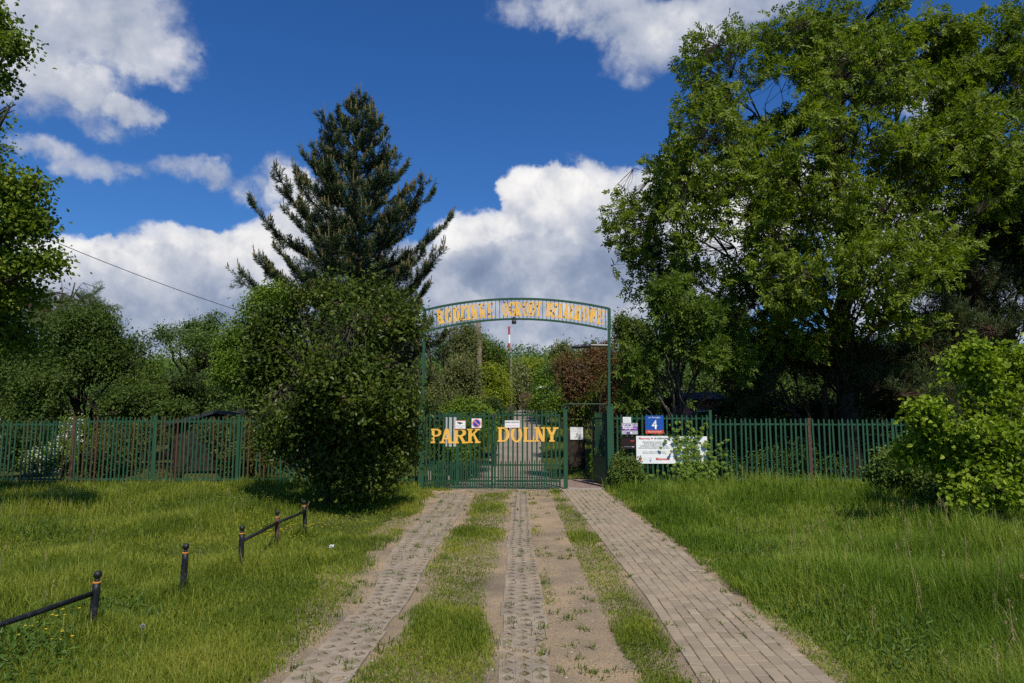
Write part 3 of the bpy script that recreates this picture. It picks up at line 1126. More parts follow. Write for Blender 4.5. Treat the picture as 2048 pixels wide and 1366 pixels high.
def wicket():
    mp = M['paint']
    x0, x1 = P(1131, 900, GY)[0], P(1216, 900, GY)[0]
    zt = P(1131, 819, GY)[2]
    zbar = P(1175, 808, GY)[2]
    g = thing('wicket_frame', 'green post and thin scrolled top bar framing the foot gate', 'gate frame', (x0, GY, 0))
    MB().box(x0 - .052, x0 + .052, GY - .052, GY + .052, -.1, zt).build('post', mp, g)
    MB().tube([(x0 + .06, GY, zbar), (x1 - .02, GY, zbar)], .013, 6).build('top_bar', mp, g)
    for cx, side in ((x0, 1), (x1 + .055, -1)):
        cz = zbar - .10
        pts = [(cx - side * .10 * math.cos(a) , GY - .03, cz + .10 * math.sin(a)) for a in np.linspace(-math.pi * 1.15, math.pi * .55, 26)]
        mb = MB().tube([(p[0], p[1], p[2]) for p in pts], .014, 6)
        mb.bar((cx - .07, GY - .03, cz - .05), (cx + .07, GY - .03, cz + .05), .012, .012)
        mb.build('scroll', mp, g)
    # the open door leaf, swung inwards
    hx, hy = P(1217, 900, GY)[0] - .04, GY + .10
    ang = R(101)
    L = 1.14
    d = thing('wicket_door', 'dark green foot gate standing open, slatted above a solid lower plate', 'gate', (hx, hy, 0))
    ux, uy = math.cos(ang), math.sin(ang)
    top = 2.03
    def at(u, z, w=0.0):
        return (hx + ux * u - uy * w, hy + uy * u + ux * w, z)
    fr = MB()
    fr.bar(at(0, .06), at(0, top - .12), .05, .05)
    fr.bar(at(L, .06), at(L, top - .12), .05, .05)
    for z in (.09, .82, top - .16):
        fr.bar(at(.027, z), at(L - .027, z), .04, .04)
    fr.build('door_frame', mp, d)
    v = [at(.03, .12, .024), at(L - .03, .12, .024), at(L - .03, .80, .024), at(.03, .80, .024), at(.03, .12, .028), at(L - .03, .12, .028), at(L - .03, .80, .028), at(.03, .80, .028)]
    MB().add(v, [(0, 1, 2, 3), (7, 6, 5, 4), (0, 4, 5, 1), (1, 5, 6, 2), (2, 6, 7, 3), (3, 7, 4, 0)]).build('lower_plate', mp, d)
    sl = MB()
    for u in np.linspace(.1, L - .1, 11):
        sl.bar(at(u, .80, -.028), at(u, top + random.uniform(-.01, .01), -.028), .020, .008, (ux, uy, 0))
    sl.build('slat_row', mp, d)
    MB().bar(at(L - .06, 1.0, .03), at(L - .06, 1.22, .03), .05, .03).build('lock', M['dark_metal'], d)
    for z in (.3, 1.6):
        MB().tube([at(-.045, z - .07), at(-.045, z + .07)], .022, 8).build('hinge', M['dark_metal'], d)
    # notice seen through the opening
    Y = 24.6
    c = P(1153, 866, Y)
    s = thing('cycling_notice', 'square white notice with a cyclist drawn on it, on dark boards behind the foot gate', 'notice', (c[0], Y, 0))
    plate(s, 'board', 1140.7, 1165.8, 854.3, 879.2, Y, M['paper'])
    text(s, 'ZAKAZ JAZDY', 1144, 1162.5, 858, Y - .003, M['ink_pale'])
    text(s, 'NA ROWERACH', 1143, 1163.5, 862.3, Y - .003, M['ink_pale'])
    cy = lambda px, py: (px, py)
    for wx in (1150.5, 1157.5):
        poly_px(s, 'wheel', ell(wx, 875.2, 2.0, 2.0, 0, 180, 10) + ell(wx, 875.2, 1.5, 1.5, 180, 0, 10), Y - .003, M['ink_grey'])
        poly_px(s, 'wheel', ell(wx, 875.2, 2.0, 2.0, 180, 360, 10) + ell(wx, 875.2, 1.5, 1.5, 360, 180, 10), Y - .003, M['ink_grey'])
    poly_px(s, 'cyclist', [(1151, 874.8), (1153.2, 869.5), (1152, 868), (1154.3, 866.3), (1155.7, 867.6), (1157.3, 870.8), (1156.3, 871.2), (1154.6, 869.2), (1153.9, 871), (1154.8, 873.6), (1153.6, 875), (1153.2, 872.8), (1151.8, 875.2)], Y - .004, M['ink_grey'])
    poly_px(s, 'cyclist_head', ell(1155.4, 865.3, 1.0, 1.0), Y - .005, M['ink_grey'])
    bo = thing('board_screen', 'low dark weathered board screen carrying the cycling notice', 'fence', (c[0], Y + .1, 0))
    mb = MB()
    zb = float(hz(c[0], Y))
    for i in range(5):
        x = c[0] - .36 + i * .135
        mb.box(x, x + .122, Y + .03, Y + .05, zb - .05, P(1153, 862, Y)[2] + random.uniform(-.08, .06))
    mb.build('board_panel', M['old_wood'], bo)
    MB().box(c[0] - .34, c[0] + .3, Y + .052, Y + .09, zb + .7, zb + .77).build('rail', M['old_wood'], bo)
    MB().box(c[0] - .06, c[0] + .02, Y + .095, Y + .17, zb - .1, zb + 1.1).build('post', M['old_wood'], bo)


wicket()


# ------------------------------------------------------------------ picket fences
def fence(name, label, bays, Y, spacing, picket_w, mat, posts):
    """bays: (px0, px1, y_top, y_rail); posts: (px, y_top, material, width)"""
    x_mid = P((bays[0][0] + bays[-1][1]) / 2, 900, Y)[0]
    f = thing(name, label, 'fence', (x_mid, Y, 0))
    for px0, px1, yt, yr in bays:
        x0, x1 = P(px0, 900, Y)[0], P(px1, 900, Y)[0]
        zt, zr = P(1024, yt, Y)[2], P(1024, yr, Y)[2]
        MB().box(x0, x1, Y - .015, Y + .015, zr - .024, zr + .024).build('rail', M['paint'], f)
        MB().box(x0, x1, Y - .015, Y + .015, .20, .25).build('rail', M['paint'], f)
        mb = MB()
        n = max(2, int(round((x1 - x0) / spacing)))
        for i in range(n):
            x = x0 + (i + .5) * (x1 - x0) / n + random.uniform(-.006, .006)
            w = picket_w
            lean = random.gauss(0, .012)
            z = zt + random.uniform(-.014, .014)
            if random.random() < .02:
                continue
            q = [(x - w / 2, .04), (x + w / 2, .04), (x + w / 2 + lean, z - .04), (x + w * .2 + lean, z), (x - w * .2 + lean, z), (x - w / 2 + lean, z - .04)]
            mb.prism(q, Y - .040, Y - .0165)
        mb.build('picket_row', mat, f)
    for px, yt, m, w in posts:
        x = P(px, 900, Y)[0]
        z = P(1024, yt, Y)[2]
        MB().box(x - w / 2, x + w / 2, Y - .0 , Y + w, -.1, z).build('post', M[m], f)
    return f


FY = 18.9
fence('picket_fence', 'long green and rusty picket fence left of the gate, lilac bush in front', [(-130, 140, 841, 849), (148, 304, 834, 843), (309, 472, 833.5, 843), (478, 640, 833, 842), (640, 836, 833, 842)], FY, .112, .036, M['picket'],
      [(144, 833, 'rust', .08), (306.5, 830, 'paint', .075), (475, 829, 'paint', .08), (640, 829, 'paint', .07), (-30, 838, 'paint', .07)])
fence('picket_fence', 'green picket fence right of the foot gate, under the walnut tree', [(1229, 1420, 829, 837), (1426, 1618, 837, 848.5), (1624, 1790, 838, 849), (1790, 2120, 839, 850), (2124, 2420, 839, 850)], FY, .136, .045, M['paint'],
      [(1423, 820, 'paint', .075), (1621, 836, 'rust', .09), (1790, 838, 'paint', .07)])


def boards():
    Y = FY - .05
    s = thing('paper_notice', 'small white paper sheet with faint print above the purple notice', 'notice', P(1254, 846, Y))
    plate(s, 'sheet', 1245.8, 1262, 834, 846, Y - .012, M['paper'], .003)
    for i, (a, b) in enumerate([(1248, 1259), (1247.5, 1260), (1247.5, 1258), (1249, 1259.5)]):
        text(s, ['Zarząd ROD Park Dolny', 'zaprasza na zebranie', 'w dniu soboty o godzinie', 'w Domu Działkowca'][i], a, b, 836.5 + i * 2.3, Y - .015, M['ink_pale'])
    s = thing('purple_notice', 'grey and purple notice with a heart shaped emblem on the fence', 'notice', P(1259, 869, Y))
    plate(s, 'plate', 1243.8, 1275.2, 846, 868.6, Y - .004, M['grey_print'])
    plate(s, 'purple_band', 1243.8, 1275.2, 852.8, 860.8, Y - .007, M['purple'], .002)
    poly_px(s, 'emblem_edge', [(1245.4, 852.2), (1247.4, 852.2), (1248.6, 848.8), (1251.4, 847), (1255.6, 848.2), (1259.8, 847), (1262.6, 848.8), (1263.6, 852.2), (1265.3, 852.2), (1265.3, 857.4), (1262, 857.4), (1255.6, 863.6), (1249.2, 857.4), (1245.4, 857.4)], Y - .009, M['white'])
    poly_px(s, 'emblem', [(1248.4, 852.0), (1249.6, 849.4), (1252, 848), (1255.6, 849.2), (1259.2, 848), (1261.6, 849.4), (1262.6, 852.0)], Y - .012, M['purple'])
    poly_px(s, 'emblem_tip', [(1250.6, 857.6), (1260.6, 857.6), (1255.6, 862.3)], Y - .012, M['purple'])
    text(s, 'TOWERATUS', 1246.4, 1264.4, 854.9, Y - .012, M['purple'], bold=.02)
    text(s, 'SIEĆ', 1251, 1260, 850.6, Y - .015, M['white'])
    poly_px(s, 'emblem_dot', ell(1255.4, 860.2, .7, .7), Y - .015, M['white'])
    plate(s, 'lilac_panel', 1266, 1273.6, 854.4, 859.2, Y - .010, M['lilac_print'], .002)
    text(s, 'dla Ciebie', 1266.6, 1273, 856.8, Y - .013, M['white'])
    text(s, 'TEREN', 1266.5, 1272.5, 847.6, Y - .007, M['ink'], hmax=.016)
    text(s, 'CHRONIONY', 1266, 1273.6, 849.6, Y - .007, M['ink'], hmax=.016)
    plate(s, 'small_logo', 1253.4, 1260.2, 863.9, 867.9, Y - .008, M['purple'], .002)
    plate(s, 'small_panel', 1260.3, 1264, 864.2, 867.6, Y - .007, M['white'], .002)
    text(s, 'tel. 22 663', 1245, 1252.6, 866, Y - .007, M['ink_pale'])
    text(s, 'www', 1266.5, 1272.5, 866, Y - .007, M['ink_pale'])
    s = thing('house_number_sign', 'blue house number plate with a white 4 and an orange red strip below', 'sign', P(1309, 867, Y))
    plate(s, 'plate', 1290.8, 1326.9, 831.2, 860.1, Y - .012, M['blue'], .01)
    plate(s, 'district_strip', 1291.2, 1327.4, 860.2, 867.2, Y - .012, M['orange_red'], .01)
    text(s, '4', 1303.4, 1314.2, 849.2, Y - .015, M['white'], hmax=.245, bold=.012)
    text(s, 'ul. Prozyki', 1297, 1320, 835.4, Y - .015, M['white'], hmax=.062)
    text(s, 'Marymont Ruda', 1296.5, 1323, 863.8, Y - .015, M['white'], hmax=.055)
    # letter box
    c = P(1255, 886, Y)
    b = thing('letter_box', 'dark brown metal letter box under the purple notice', 'letter box', (c[0], Y, c[2]))
    x0, x1, z0, z1 = rect_px(1242.2, 1268.4, 874.5, 897.6, Y)
    MB().box(x0, x1, Y - .11, Y, z0, z1).build('case', M['brown_box'], b)
    MB().prism([(x0 - .012, z1 + .001), (x1 + .012, z1 + .001), (x1 + .006, z1 + .022), (x0 + .006, z1 + .022)], Y - .13, Y + .004).build('lid', M['brown_box'], b)
    MB().box(x0 + .06, x1 - .09, Y - .1125, Y - .1105, z0 + .055, z0 + .068).build('slot', M['grey_metal'], b)
    MB().box(x1 - .085, x1 - .02, Y - .1125, Y - .1105, z0 + .045, z0 + .07).build('name_plate', M['grey_print'], b)
    MB().box(x1 - .12, x1 - .02, Y - .1125, Y - .1105, z1 - .105, z1 - .085).build('red_label', M['orange_red'], b)
    # the two white boards
    s = thing('information_board', 'white information board with printed Polish text about cameras on the fence', 'board', P(1308, 927, Y))
    plate(s, 'panel', 1273.2, 1343.6, 872, 927.2, Y - .01, M['white'])
    Z = Y - .013
    text(s, 'Mazowsze', 1277.8, 1300, 876.7, Z, M['red_print'], hmax=.058, bold=.02)
    poly_px(s, 'heart', [(1302, 876), (1303.2, 875), (1304.2, 875.8), (1305.2, 875), (1306.4, 876), (1304.2, 879)], Z, M['red_print'])
    text(s, 'dla działkowców', 1308.5, 1336, 876.5, Z, M['ink'], hmax=.05, bold=.015)
    for body, a, b_, y, ht in (('Montaż kamer monitoringu', 1285.5, 1330, 884.1, .055), ('wraz z oprogramowaniem', 1287, 1329.5, 888.0, .052), ('na bramach wejściowych Ogrodu', 1280, 1336, 891.9, .055), ('oraz na terenie przed biurem Zarządu', 1277.5, 1339, 896.0, .055)):
        text(s, body, a, b_, y, Z, M['ink'], hmax=ht)
    text(s, 'Zadanie współfinansowane ze środków', 1285.5, 1331, 903.7, Z, M['ink_grey'], hmax=.04)
    text(s, 'Samorządu Województwa Mazowieckiego', 1285, 1333, 906.6, Z, M['ink_grey'], hmax=.04)
    def crest(s, cx, cy, m, Z):
        poly_px(s, 'crest', [(cx - 3.2, cy - 3.5), (cx + 3.2, cy - 3.5), (cx + 3.2, cy + .8), (cx, cy + 4.0), (cx - 3.2, cy + .8)], Z, M['red_print'])
        poly_px(s, 'crest_field', [(cx - 2.3, cy - 2.7), (cx + 2.3, cy - 2.7), (cx + 1.2, cy + 1.2), (cx - 1.2, cy + 1.2)], Z - .003, m)
    crest(s, 1280.6, 918.2, M['gold_print'], Z)
    text(s, 'Województwo', 1285.6, 1292, 917, Z, M['ink_pale'])
    text(s, 'Mazowieckie', 1285.6, 1292, 919.4, Z, M['ink_pale'])
    text(s, 'ROD', 1299, 1303.5, 916.2, Z, M['orange_red'])
    poly_px(s, 'sprout_logo', [(1298.5, 919), (1301, 920), (1303.5, 918.2), (1301.6, 921), (1301.2, 924.6), (1300.2, 922.5)], Z, M['blue'])
    text(s, 'Mazowsze', 1312, 1339, 917.8, Z, M['red_print'], hmax=.075, bold=.03)
    s = thing('information_board', 'second white information board, half covered by hop vine', 'board', P(1378, 927, Y))
    plate(s, 'panel', 1344.2, 1413.8, 872.8, 927.2, Y - .012, M['white'])
    Z = Y - .015
    text(s, 'Remont alejki głównej', 1358, 1400, 884.1, Z, M['ink'], hmax=.055)
    text(s, 'oraz ogrodzenia Ogrodu', 1357, 1400, 892.1, Z, M['ink'], hmax=.05)
    text(s, 'w roku bieżącym', 1362, 1397, 896.1, Z, M['ink'], hmax=.05)
    text(s, 'Zadanie współfinansowane', 1362, 1396, 903.7, Z, M['ink_grey'], hmax=.04)
    crest(s, 1353, 916.6, M['gold_print'], Z)
    text(s, 'Województwo', 1358, 1364, 916, Z, M['ink_pale'])
    crest(s, 1373.6, 916.6, M['orange_red'], Z)
    # red edged sign on the short fence beside the lilac
    s = thing('warning_sign', 'small red and white sign on the fence between lilac and gate post', 'sign', P(829, 860, Y))
    plate(s, 'plate', 817.5, 833.5, 846.5, 861, Y - .004, M['white'])
    plate(s, 'red_strip', 817.5, 833.5, 857, 861, Y - .008, M['red_print'], .003)
    plate(s, 'dark_field', 817.5, 832.5, 846.5, 856, Y - .008, M['ink_grey'], .003)


boards()


# ------------------------------------------------------------------ bollards and rails, litter
BOL = []


def bollards():
    H = .56
    # foot points from the height of the ball tops
    tops = [(190.5, 1147), (370, 1090), (484.5, 1053.5), (557, 1021.5), (613, 999.5)]
    lab = ['nearest black bollard with a yellow band, one rail running to the left', 'lone black bollard with a yellow band standing without rails',
           'black bollard with a yellow band at the near end of two rails', 'rust stained bollard with a yellow band between two rails', 'farthest black bollard at the edge of the lilac shadow']
    pts = []
    for px, py in tops:
        dx, dy, dz = ray(px, py)
        t = (H - CAM_H) / dz
        pts.append(np.array((dx * t, dy * t, 0.0)))
    for i, p in enumerate(pts):
        z = float(hz(p[0], p[1]))
        p[2] = z
        b = thing('bollard', lab[i], 'bollard', p, 'bollards along the lawn edge')
        lean = (.04, .02, .0, -.03, -.07)[i]
        m = M['black'] if i != 3 else M['rusty_black']
        def col(prof, name, mat):
            mb = MB().lathe(prof, 18, p)
            v = mb.v[0]
            v[:, 0] += (v[:, 2] - z) * lean
            return mb.build(name, mat, b, True)
        col([(0.031, -.1), (.031, .40), (.030, .455), (.0, .456)], 'shaft', m)
        col([(.031, .456), (.033, .458), (.033, .467), (.030, .470), (0, .470)], 'band', M['ring_yellow'])
        a = np.linspace(-70, 90, 9)
        col([(.018, .470), (.020, .49)] + [(.033 * math.cos(R(q)), .524 + .033 * math.sin(R(q))) for q in a], 'ball', M['black'])
        BOL.append((p, lean))
    far = np.array((pts[0][0] - .26, pts[0][1] - 1.28, 0))
    def rail(a, b, za, zb, label):
        a, b = np.array(a, float), np.array(b, float)
        d = (b - a) / np.linalg.norm(b - a)
        a2, b2 = a + d * .03, b - d * .03
        r = tag(MB().tube([(a2[0], a2[1], za), ((a2[0] + b2[0]) / 2, (a2[1] + b2[1]) / 2, (za + zb) / 2 - .006), (b2[0], b2[1], zb)], .021, 12).build('railing_bar', M['black'], None, True), label, 'rail', 'rails between the bollards')
    rail(far, pts[0], .385, .405, 'long black tube rail from the nearest bollard out of the picture')
    rail(pts[2], pts[3], .395, .405, 'black tube rail between the two middle bollards')
    rail(pts[3], pts[4], .405, .39, 'black tube rail reaching to the farthest bollard')
    p = far
    b = thing('bollard', 'black bollard at the outer end of the long rail', 'bollard', p, 'bollards along the lawn edge')
    MB().lathe([(0.031, -.1), (.031, .40), (.030, .455), (.0, .456)], 18, p).build('shaft', M['black'], b, True)
    MB().lathe([(.031, .456), (.033, .458), (.033, .467), (.030, .470), (0, .470)], 18, p).build('band', M['ring_yellow'], b, True)
    MB().lathe([(.018, .470), (.020, .49)] + [(.033 * math.cos(R(q)), .524 + .033 * math.sin(R(q))) for q in np.linspace(-70, 90, 9)], 18, p).build('ball', M['black'], b, True)


M['rusty_black'] = mat_noise('rusty_black_paint', (.015, .014, .013, 1), (.14, .07, .04, 1), 9, .8, .2, .3, lo=.42, hi=.6)
bollards()


def litter():
    c = G(663, 1102)
    rg = np.random.default_rng(5)
    n = 7
    gx, gy = np.meshgrid(np.linspace(-.03, .03, n), np.linspace(-.024, .024, n))
    z = .07 + rg.normal(0, .018, (n, n))
    v = np.stack([gx + rg.normal(0, .007, gx.shape) + c[0], gy + rg.normal(0, .007, gx.shape) + c[1], z], -1).reshape(-1, 3)
    f = [(i * n + j, i * n + j + 1, (i + 1) * n + j + 1, (i + 1) * n + j) for i in range(n - 1) for j in range(n - 1)]
    tag(MB().add(v, f).build('crumpled_paper', M['paper']), 'crumpled white paper lying in the grass left of the track', 'litter')
    # dandelion clock
    c = G(278, 1318)
    d = thing('dandelion_clock', 'single pale dandelion seed head in the near left grass', 'flower', c)
    MB().tube([c, c + (.01, .0, .12), c + (.012, 0, .22)], .003, 5).build('stalk', M['stalk'], d)
    u = rg.normal(size=(220, 3))
    u /= np.linalg.norm(u, axis=1)[:, None]
    hd = c + (.012, 0, .24)
    mb = MB()
    s = np.cross(u, rg.normal(size=u.shape))
    s /= np.linalg.norm(s, axis=1)[:, None]
    w = np.cross(u, s)
    r = .016
    v = np.stack([hd + u * .004, hd + u * r + s * .004 + w * .002, hd + u * (r + .002) - s * .004 - w * .002], 1)
    mb.add(v.reshape(-1, 3), np.arange(len(u) * 3).reshape(-1, 3))
    mb.build('seed_head', M['seed_fluff'], d)


M['seed_fluff'] = flat('seed_fluff', (.34, .35, .30))
M['stalk'] = flat('pale_green_stalk', (.12, .16, .05))
litter()


# ------------------------------------------------------------------ things beyond the fence
def utility_pole(px, yt, yb, Y, label, r0, crossarm):
    zb = float(hz(P(px, 800, Y)[0], Y))
    a = P(px, yt, Y)
    x = P(px + (6 if crossarm else 0), yb, Y)[0]
    p = thing('utility_pole', label, 'utility pole', (x, Y, zb))
    MB().tube([(x, Y, zb - .2), ((x + a[0]) / 2, Y, (zb + a[2]) / 2), (a[0], Y, a[2])], [r0, r0 * .88, r0 * .75], 10).build('mast', M['wood_pole'], p, True)
    MB().lathe([(r0 * .78, 0), (r0 * .78, .03), (0, .06)], 10, (a[0], Y, a[2])).build('cap', M['grey_metal'], p)
    return p, a


utility_pole(957, 645, 820, 28.0, 'tall weathered wooden utility pole behind the gate', .125, True)
po, top = utility_pole(1022, 716, 800, 50.0, 'thinner wooden utility pole farther along the garden road', .11, False)
c = P(1084, 775, 48)
la = thing('street_lamp', 'tiny white lamp head above the shrubs beside the garden road', 'street lamp', (c[0] + .3, 48.0, float(hz(c[0], 48))))
MB().tube([(c[0] + .42, 48, float(hz(c[0], 48)) - .1), (c[0] + .42, 48, c[2])], .05, 8).build('mast', M['grey_metal'], la)
MB().prism([(c[0] - .32, c[2] - .04), (c[0] + .36, c[2] + .02), (c[0] + .36, c[2] + .12), (c[0] - .30, c[2] + .05)], 47.9, 48.1).build('lamp_head', M['white'], la)


def wire():
    a, b = P(96, 478, 19.5), P(480, 622, 26)
    q = []
    for t in np.linspace(-.35, 1.2, 30):
        p = a + (b - a) * t
        p[2] += .9 * (t * t - t) * .35
        q.append(p)
    tag(MB().tube(q, .011, 5).build('overhead_wire', M['black']), 'thin black overhead wire sloping down to the lilac', 'wire')


wire()


def notice_board():
    Y = 19.6
    c = P(912, 900, Y)
    b = thing('notice_board', 'grey notice board in a green frame behind the left gate leaf', 'notice board', (c[0], Y, 0))
    x0, x1, z0, z1 = rect_px(891, 913, 832, 893, Y)
    MB().box(x0, x1, Y, Y + .03, z0, z1).build('panel', M['grey_print'], b)
    for px in (887.5, 916):
        x = P(px, 900, Y)[0]
        MB().box(x - .035, x + .035, Y - .02, Y + .05, -.1, z1 + .06).build('post', M['paint'], b)
    MB().box(x0 - .0, x1, Y - .015, Y + .045, z1 + .002, z1 + .055).build('top_rail', M['paint'], b)
    # low green bench planter left of the road
    Y = 20.4
    c = P(880, 955, Y)
    t = thing('bench', 'low green slatted bench in the grass behind the left gate leaf', 'bench', (c[0], Y, 0))
    x0, x1 = P(852, 955, Y)[0], P(906, 955, Y)[0]
    mb = MB()
    for i in range(3):
        mb.box(x0, x1, Y - .18 + i * .13, Y - .07 + i * .13, .40, .43)
    mb.build('seat', M['paint'], t)
    for x in (x0 + .12, x1 - .12):
        MB().box(x - .04, x + .04, Y - .15, Y + .17, -.05, .398).build('leg', M['concrete'], t)


notice_board()


def shed(label, ridge, eave_l, eave_r, Y, depth, base, wall):
    a, l, r = P(*ridge, Y), P(*eave_l, Y), P(*eave_r, Y)
    zb = float(hz(a[0], Y + 1))
    s = thing('garden_shed', label, 'shed', (a[0], Y, zb))
    th = .06
    for e, sg in ((l, -1), (r, 1)):
        q = [(a[0], a[2]), (e[0], e[2]), (e[0], e[2] - th), (a[0], a[2] - th)]
        if sg > 0:
            q = q[::-1]
        MB().prism(q, Y - .25, Y + depth).build('roof', M['felt'], s)
    MB().bar((l[0], Y - .27, l[2] - .04), (a[0], Y - .27, a[2] - .04), .1, .03, (0, 1, 0)).bar((a[0] + .001, Y - .27, a[2] - .04), (r[0], Y - .27, r[2] - .04), .1, .03, (0, 1, 0)).build('barge_board', M['dark_metal'], s)
    x0, x1 = l[0] + .35, r[0] - .35
    ev = min(l[2], r[2])
    gable = [(x0, zb), (x1, zb), (x1, np.interp(x1, [a[0], r[0]], [a[2], r[2]]) - .1), (a[0], a[2] - .1), (x0, np.interp(x0, [l[0], a[0]], [l[2], a[2]]) - .1)]
    MB().prism(gable, Y, Y + depth - .2).build('wall', wall, s)
    xm = (x0 + x1) / 2
    d = MB().box(xm - .35, xm + .35, Y - .03, Y - .003, zb + .02, zb + 1.5).build('door', M['old_wood'], s)
    return s


shed('low garden shed with a wide dark felt gable behind the left fence', (440, 821), (330, 849), (505, 833), 23.5, 4.0, 0, M['old_wood'])
shed('second dark roofed garden shed close beside the lilac', (520, 811), (478, 822), (640, 836), 26.5, 4.0, 0, M['plaster_white'])


def cottage(label, px0, px1, py0, py1, Y, wall):
    x0, x1, z0, z1 = rect_px(px0, px1, py0, py1, Y)
    zb = float(hz((x0 + x1) / 2, Y))
    s = thing('garden_cottage', label, 'cottage', ((x0 + x1) / 2, Y, zb))
    MB().box(x0, x1, Y, Y + 3.0, zb - .1, z1).build('wall', wall, s)
    ym = Y + 1.5
    for y, sg in ((Y - .3, 1), (Y + 3.3, -1)):
        v = [(x0 - .3, y, z1 - .05), (x1 + .3, y, z1 - .05), (x1 + .3, ym, z1 + .28), (x0 - .3, ym, z1 + .28)]
        v += [(a, b, c + .08) for a, b, c in v]
        MB().add(v, [(0, 1, 2, 3), (7, 6, 5, 4), (0, 4, 5, 1), (1, 5, 6, 2), (2, 6, 7, 3), (3, 7, 4, 0)]).build('roof', M['felt'], s)
    xm = (x0 + x1) / 2
    w = MB().box(xm - .4, xm + .4, Y - .04, Y - .004, z1 - 1.3, z1 - .4).build('window', M['white'], s)
    MB().box(xm - .34, xm + .34, Y - .046, Y - .0415, z1 - 1.24, z1 - .46).build('pane', M['dark_metal'], w)
    return s


cottage('small pink walled cottage glimpsed under the ash tree', 1386, 1440, 800, 900, 27, M['plaster_pink'])
cottage('whitish cottage at the left edge behind the fence', -80, 4, 806, 905, 28, M['plaster_white'])


def chimney(px, yt, Y, r0, r1, label, bands):
    top = P(px, yt, Y)
    zb = float(hz(top[0], Y))
    c = thing('power_station_chimney', label, 'chimney', (top[0], Y, zb))
    n = len(bands)
    z = top[2]
    k = lambda zz: r1 + (r0 - r1) * (top[2] - zz) / (top[2] - zb)
    for y0, m in bands:
        zn = zb if y0 is None else P(px, y0, Y)[2]
        MB().lathe([(k(zn), zn - zb), (k(z), z - zb)], 20, (top[0], Y, zb)).build('shaft_band', M[m], c, True)
        z = zn
    MB().lathe([(r1 + .35, top[2] - zb - 3), (r1 + .35, top[2] - zb + .2), (r1 * .8, top[2] - zb + .2)], 20, (top[0], Y, zb)).build('rim', M['chimney_red'], c, True)


chimney(1018.3, 653, 1500, 4.6, 2.2, 'tall red and white banded chimney on the horizon under the arch',
        [(669.5, 'chimney_red'), (686.5, 'chimney_white'), (703.5, 'chimney_red'), (720, 'chimney_white'), (None, 'chimney_red')])
chimney(1057, 709, 1900, 2.8, 1.6, 'very small distant chimney right of the tall banded one', [(713, 'chimney_red'), (717, 'chimney_white'), (None, 'chimney_red')])
#@@PART3
# ------------------------------------------------------------------ vegetation
def unit(v):
    return v / (np.linalg.norm(v, axis=-1, keepdims=True) + 1e-9)


def rdir(rg, n):
    return unit(rg.normal(size=(n, 3)))


def leaves(mb, pos, d, nrm, L, W, six=True, fold=.18, curl=.12):
    """leaf blades: base at pos, running along d, facing nrm"""
    L = np.broadcast_to(np.asarray(L, float), (len(pos),))[:, None]
    W = np.broadcast_to(np.asarray(W, float), (len(pos),))[:, None]
    s = unit(np.cross(d, nrm))
    n = np.cross(s, d)
    if six:
        up = n * W * fold
        v = np.stack([pos, pos + d * L * .30 + s * W * .48 + up, pos + d * L * .68 + s * W * .36 + up - n * L * curl * .4, pos + d * L - n * L * curl,
                      pos + d * L * .68 - s * W * .36 + up - n * L * curl * .4, pos + d * L * .30 - s * W * .48 + up], 1).reshape(-1, 3)
        k = np.arange(len(pos))[:, None] * 6
        f = np.concatenate([k + np.array([[0, 1, 2, 3]]), k + np.array([[0, 3, 4, 5]])])
    else:
        v = np.stack([pos, pos + d * L * .45 + s * W * .5, pos + d * L - n * L * curl, pos + d * L * .45 - s * W * .5], 1).reshape(-1, 3)
        k = np.arange(len(pos))[:, None] * 4
        f = k + np.array([[0, 1, 2, 3]])
    mb.add(v, f)


def twigs(mb, p0, p1, r0, r1, sag, rg):
    """many thin three-sided branches"""
    n = len(p0)
    if n == 0:
        return
    a = unit(p1 - p0)
    ref = np.where(np.abs(a[:, 2:3]) > .9, np.array([[1.0, 0, 0]]), np.array([[0, 0, 1.0]]))
    s = unit(np.cross(a, ref))
    t = np.cross(s, a)
    ln = np.linalg.norm(p1 - p0, axis=1)[:, None]
    mid = (p0 + p1) / 2 + s * rg.normal(0, sag, (n, 1)) * ln + t * rg.normal(0, sag, (n, 1)) * ln
    r0 = np.broadcast_to(r0, (n,))[:, None]
    r1 = np.broadcast_to(r1, (n,))[:, None]
    rows = []
    for p, r in ((p0, r0), (mid, (r0 + r1) / 2), (p1, r1)):
        for q in range(3):
            c = math.cos(q * 2.0944)
            e = math.sin(q * 2.0944)
            rows.append(p + (s * c + t * e) * r)
    v = np.stack(rows, 1).reshape(-1, 3)
    k = np.arange(n)[:, None] * 9
    f = [k + np.array([[i * 3 + j, i * 3 + (j + 1) % 3, i * 3 + 3 + (j + 1) % 3, i * 3 + 3 + j]]) for i in range(2) for j in range(3)]
    mb.add(v, np.concatenate(f))


def bez(p0, p1, p2, n):
    t = np.linspace(0, 1, n)[:, None]
    return p0 * (1 - t) ** 2 + 2 * p1 * t * (1 - t) + p2 * t * t


LEAF = {}


def lm(name, *c, **kw):
    LEAF[name] = mat_leaf(name, [(*x, 1) for x in c], **kw)


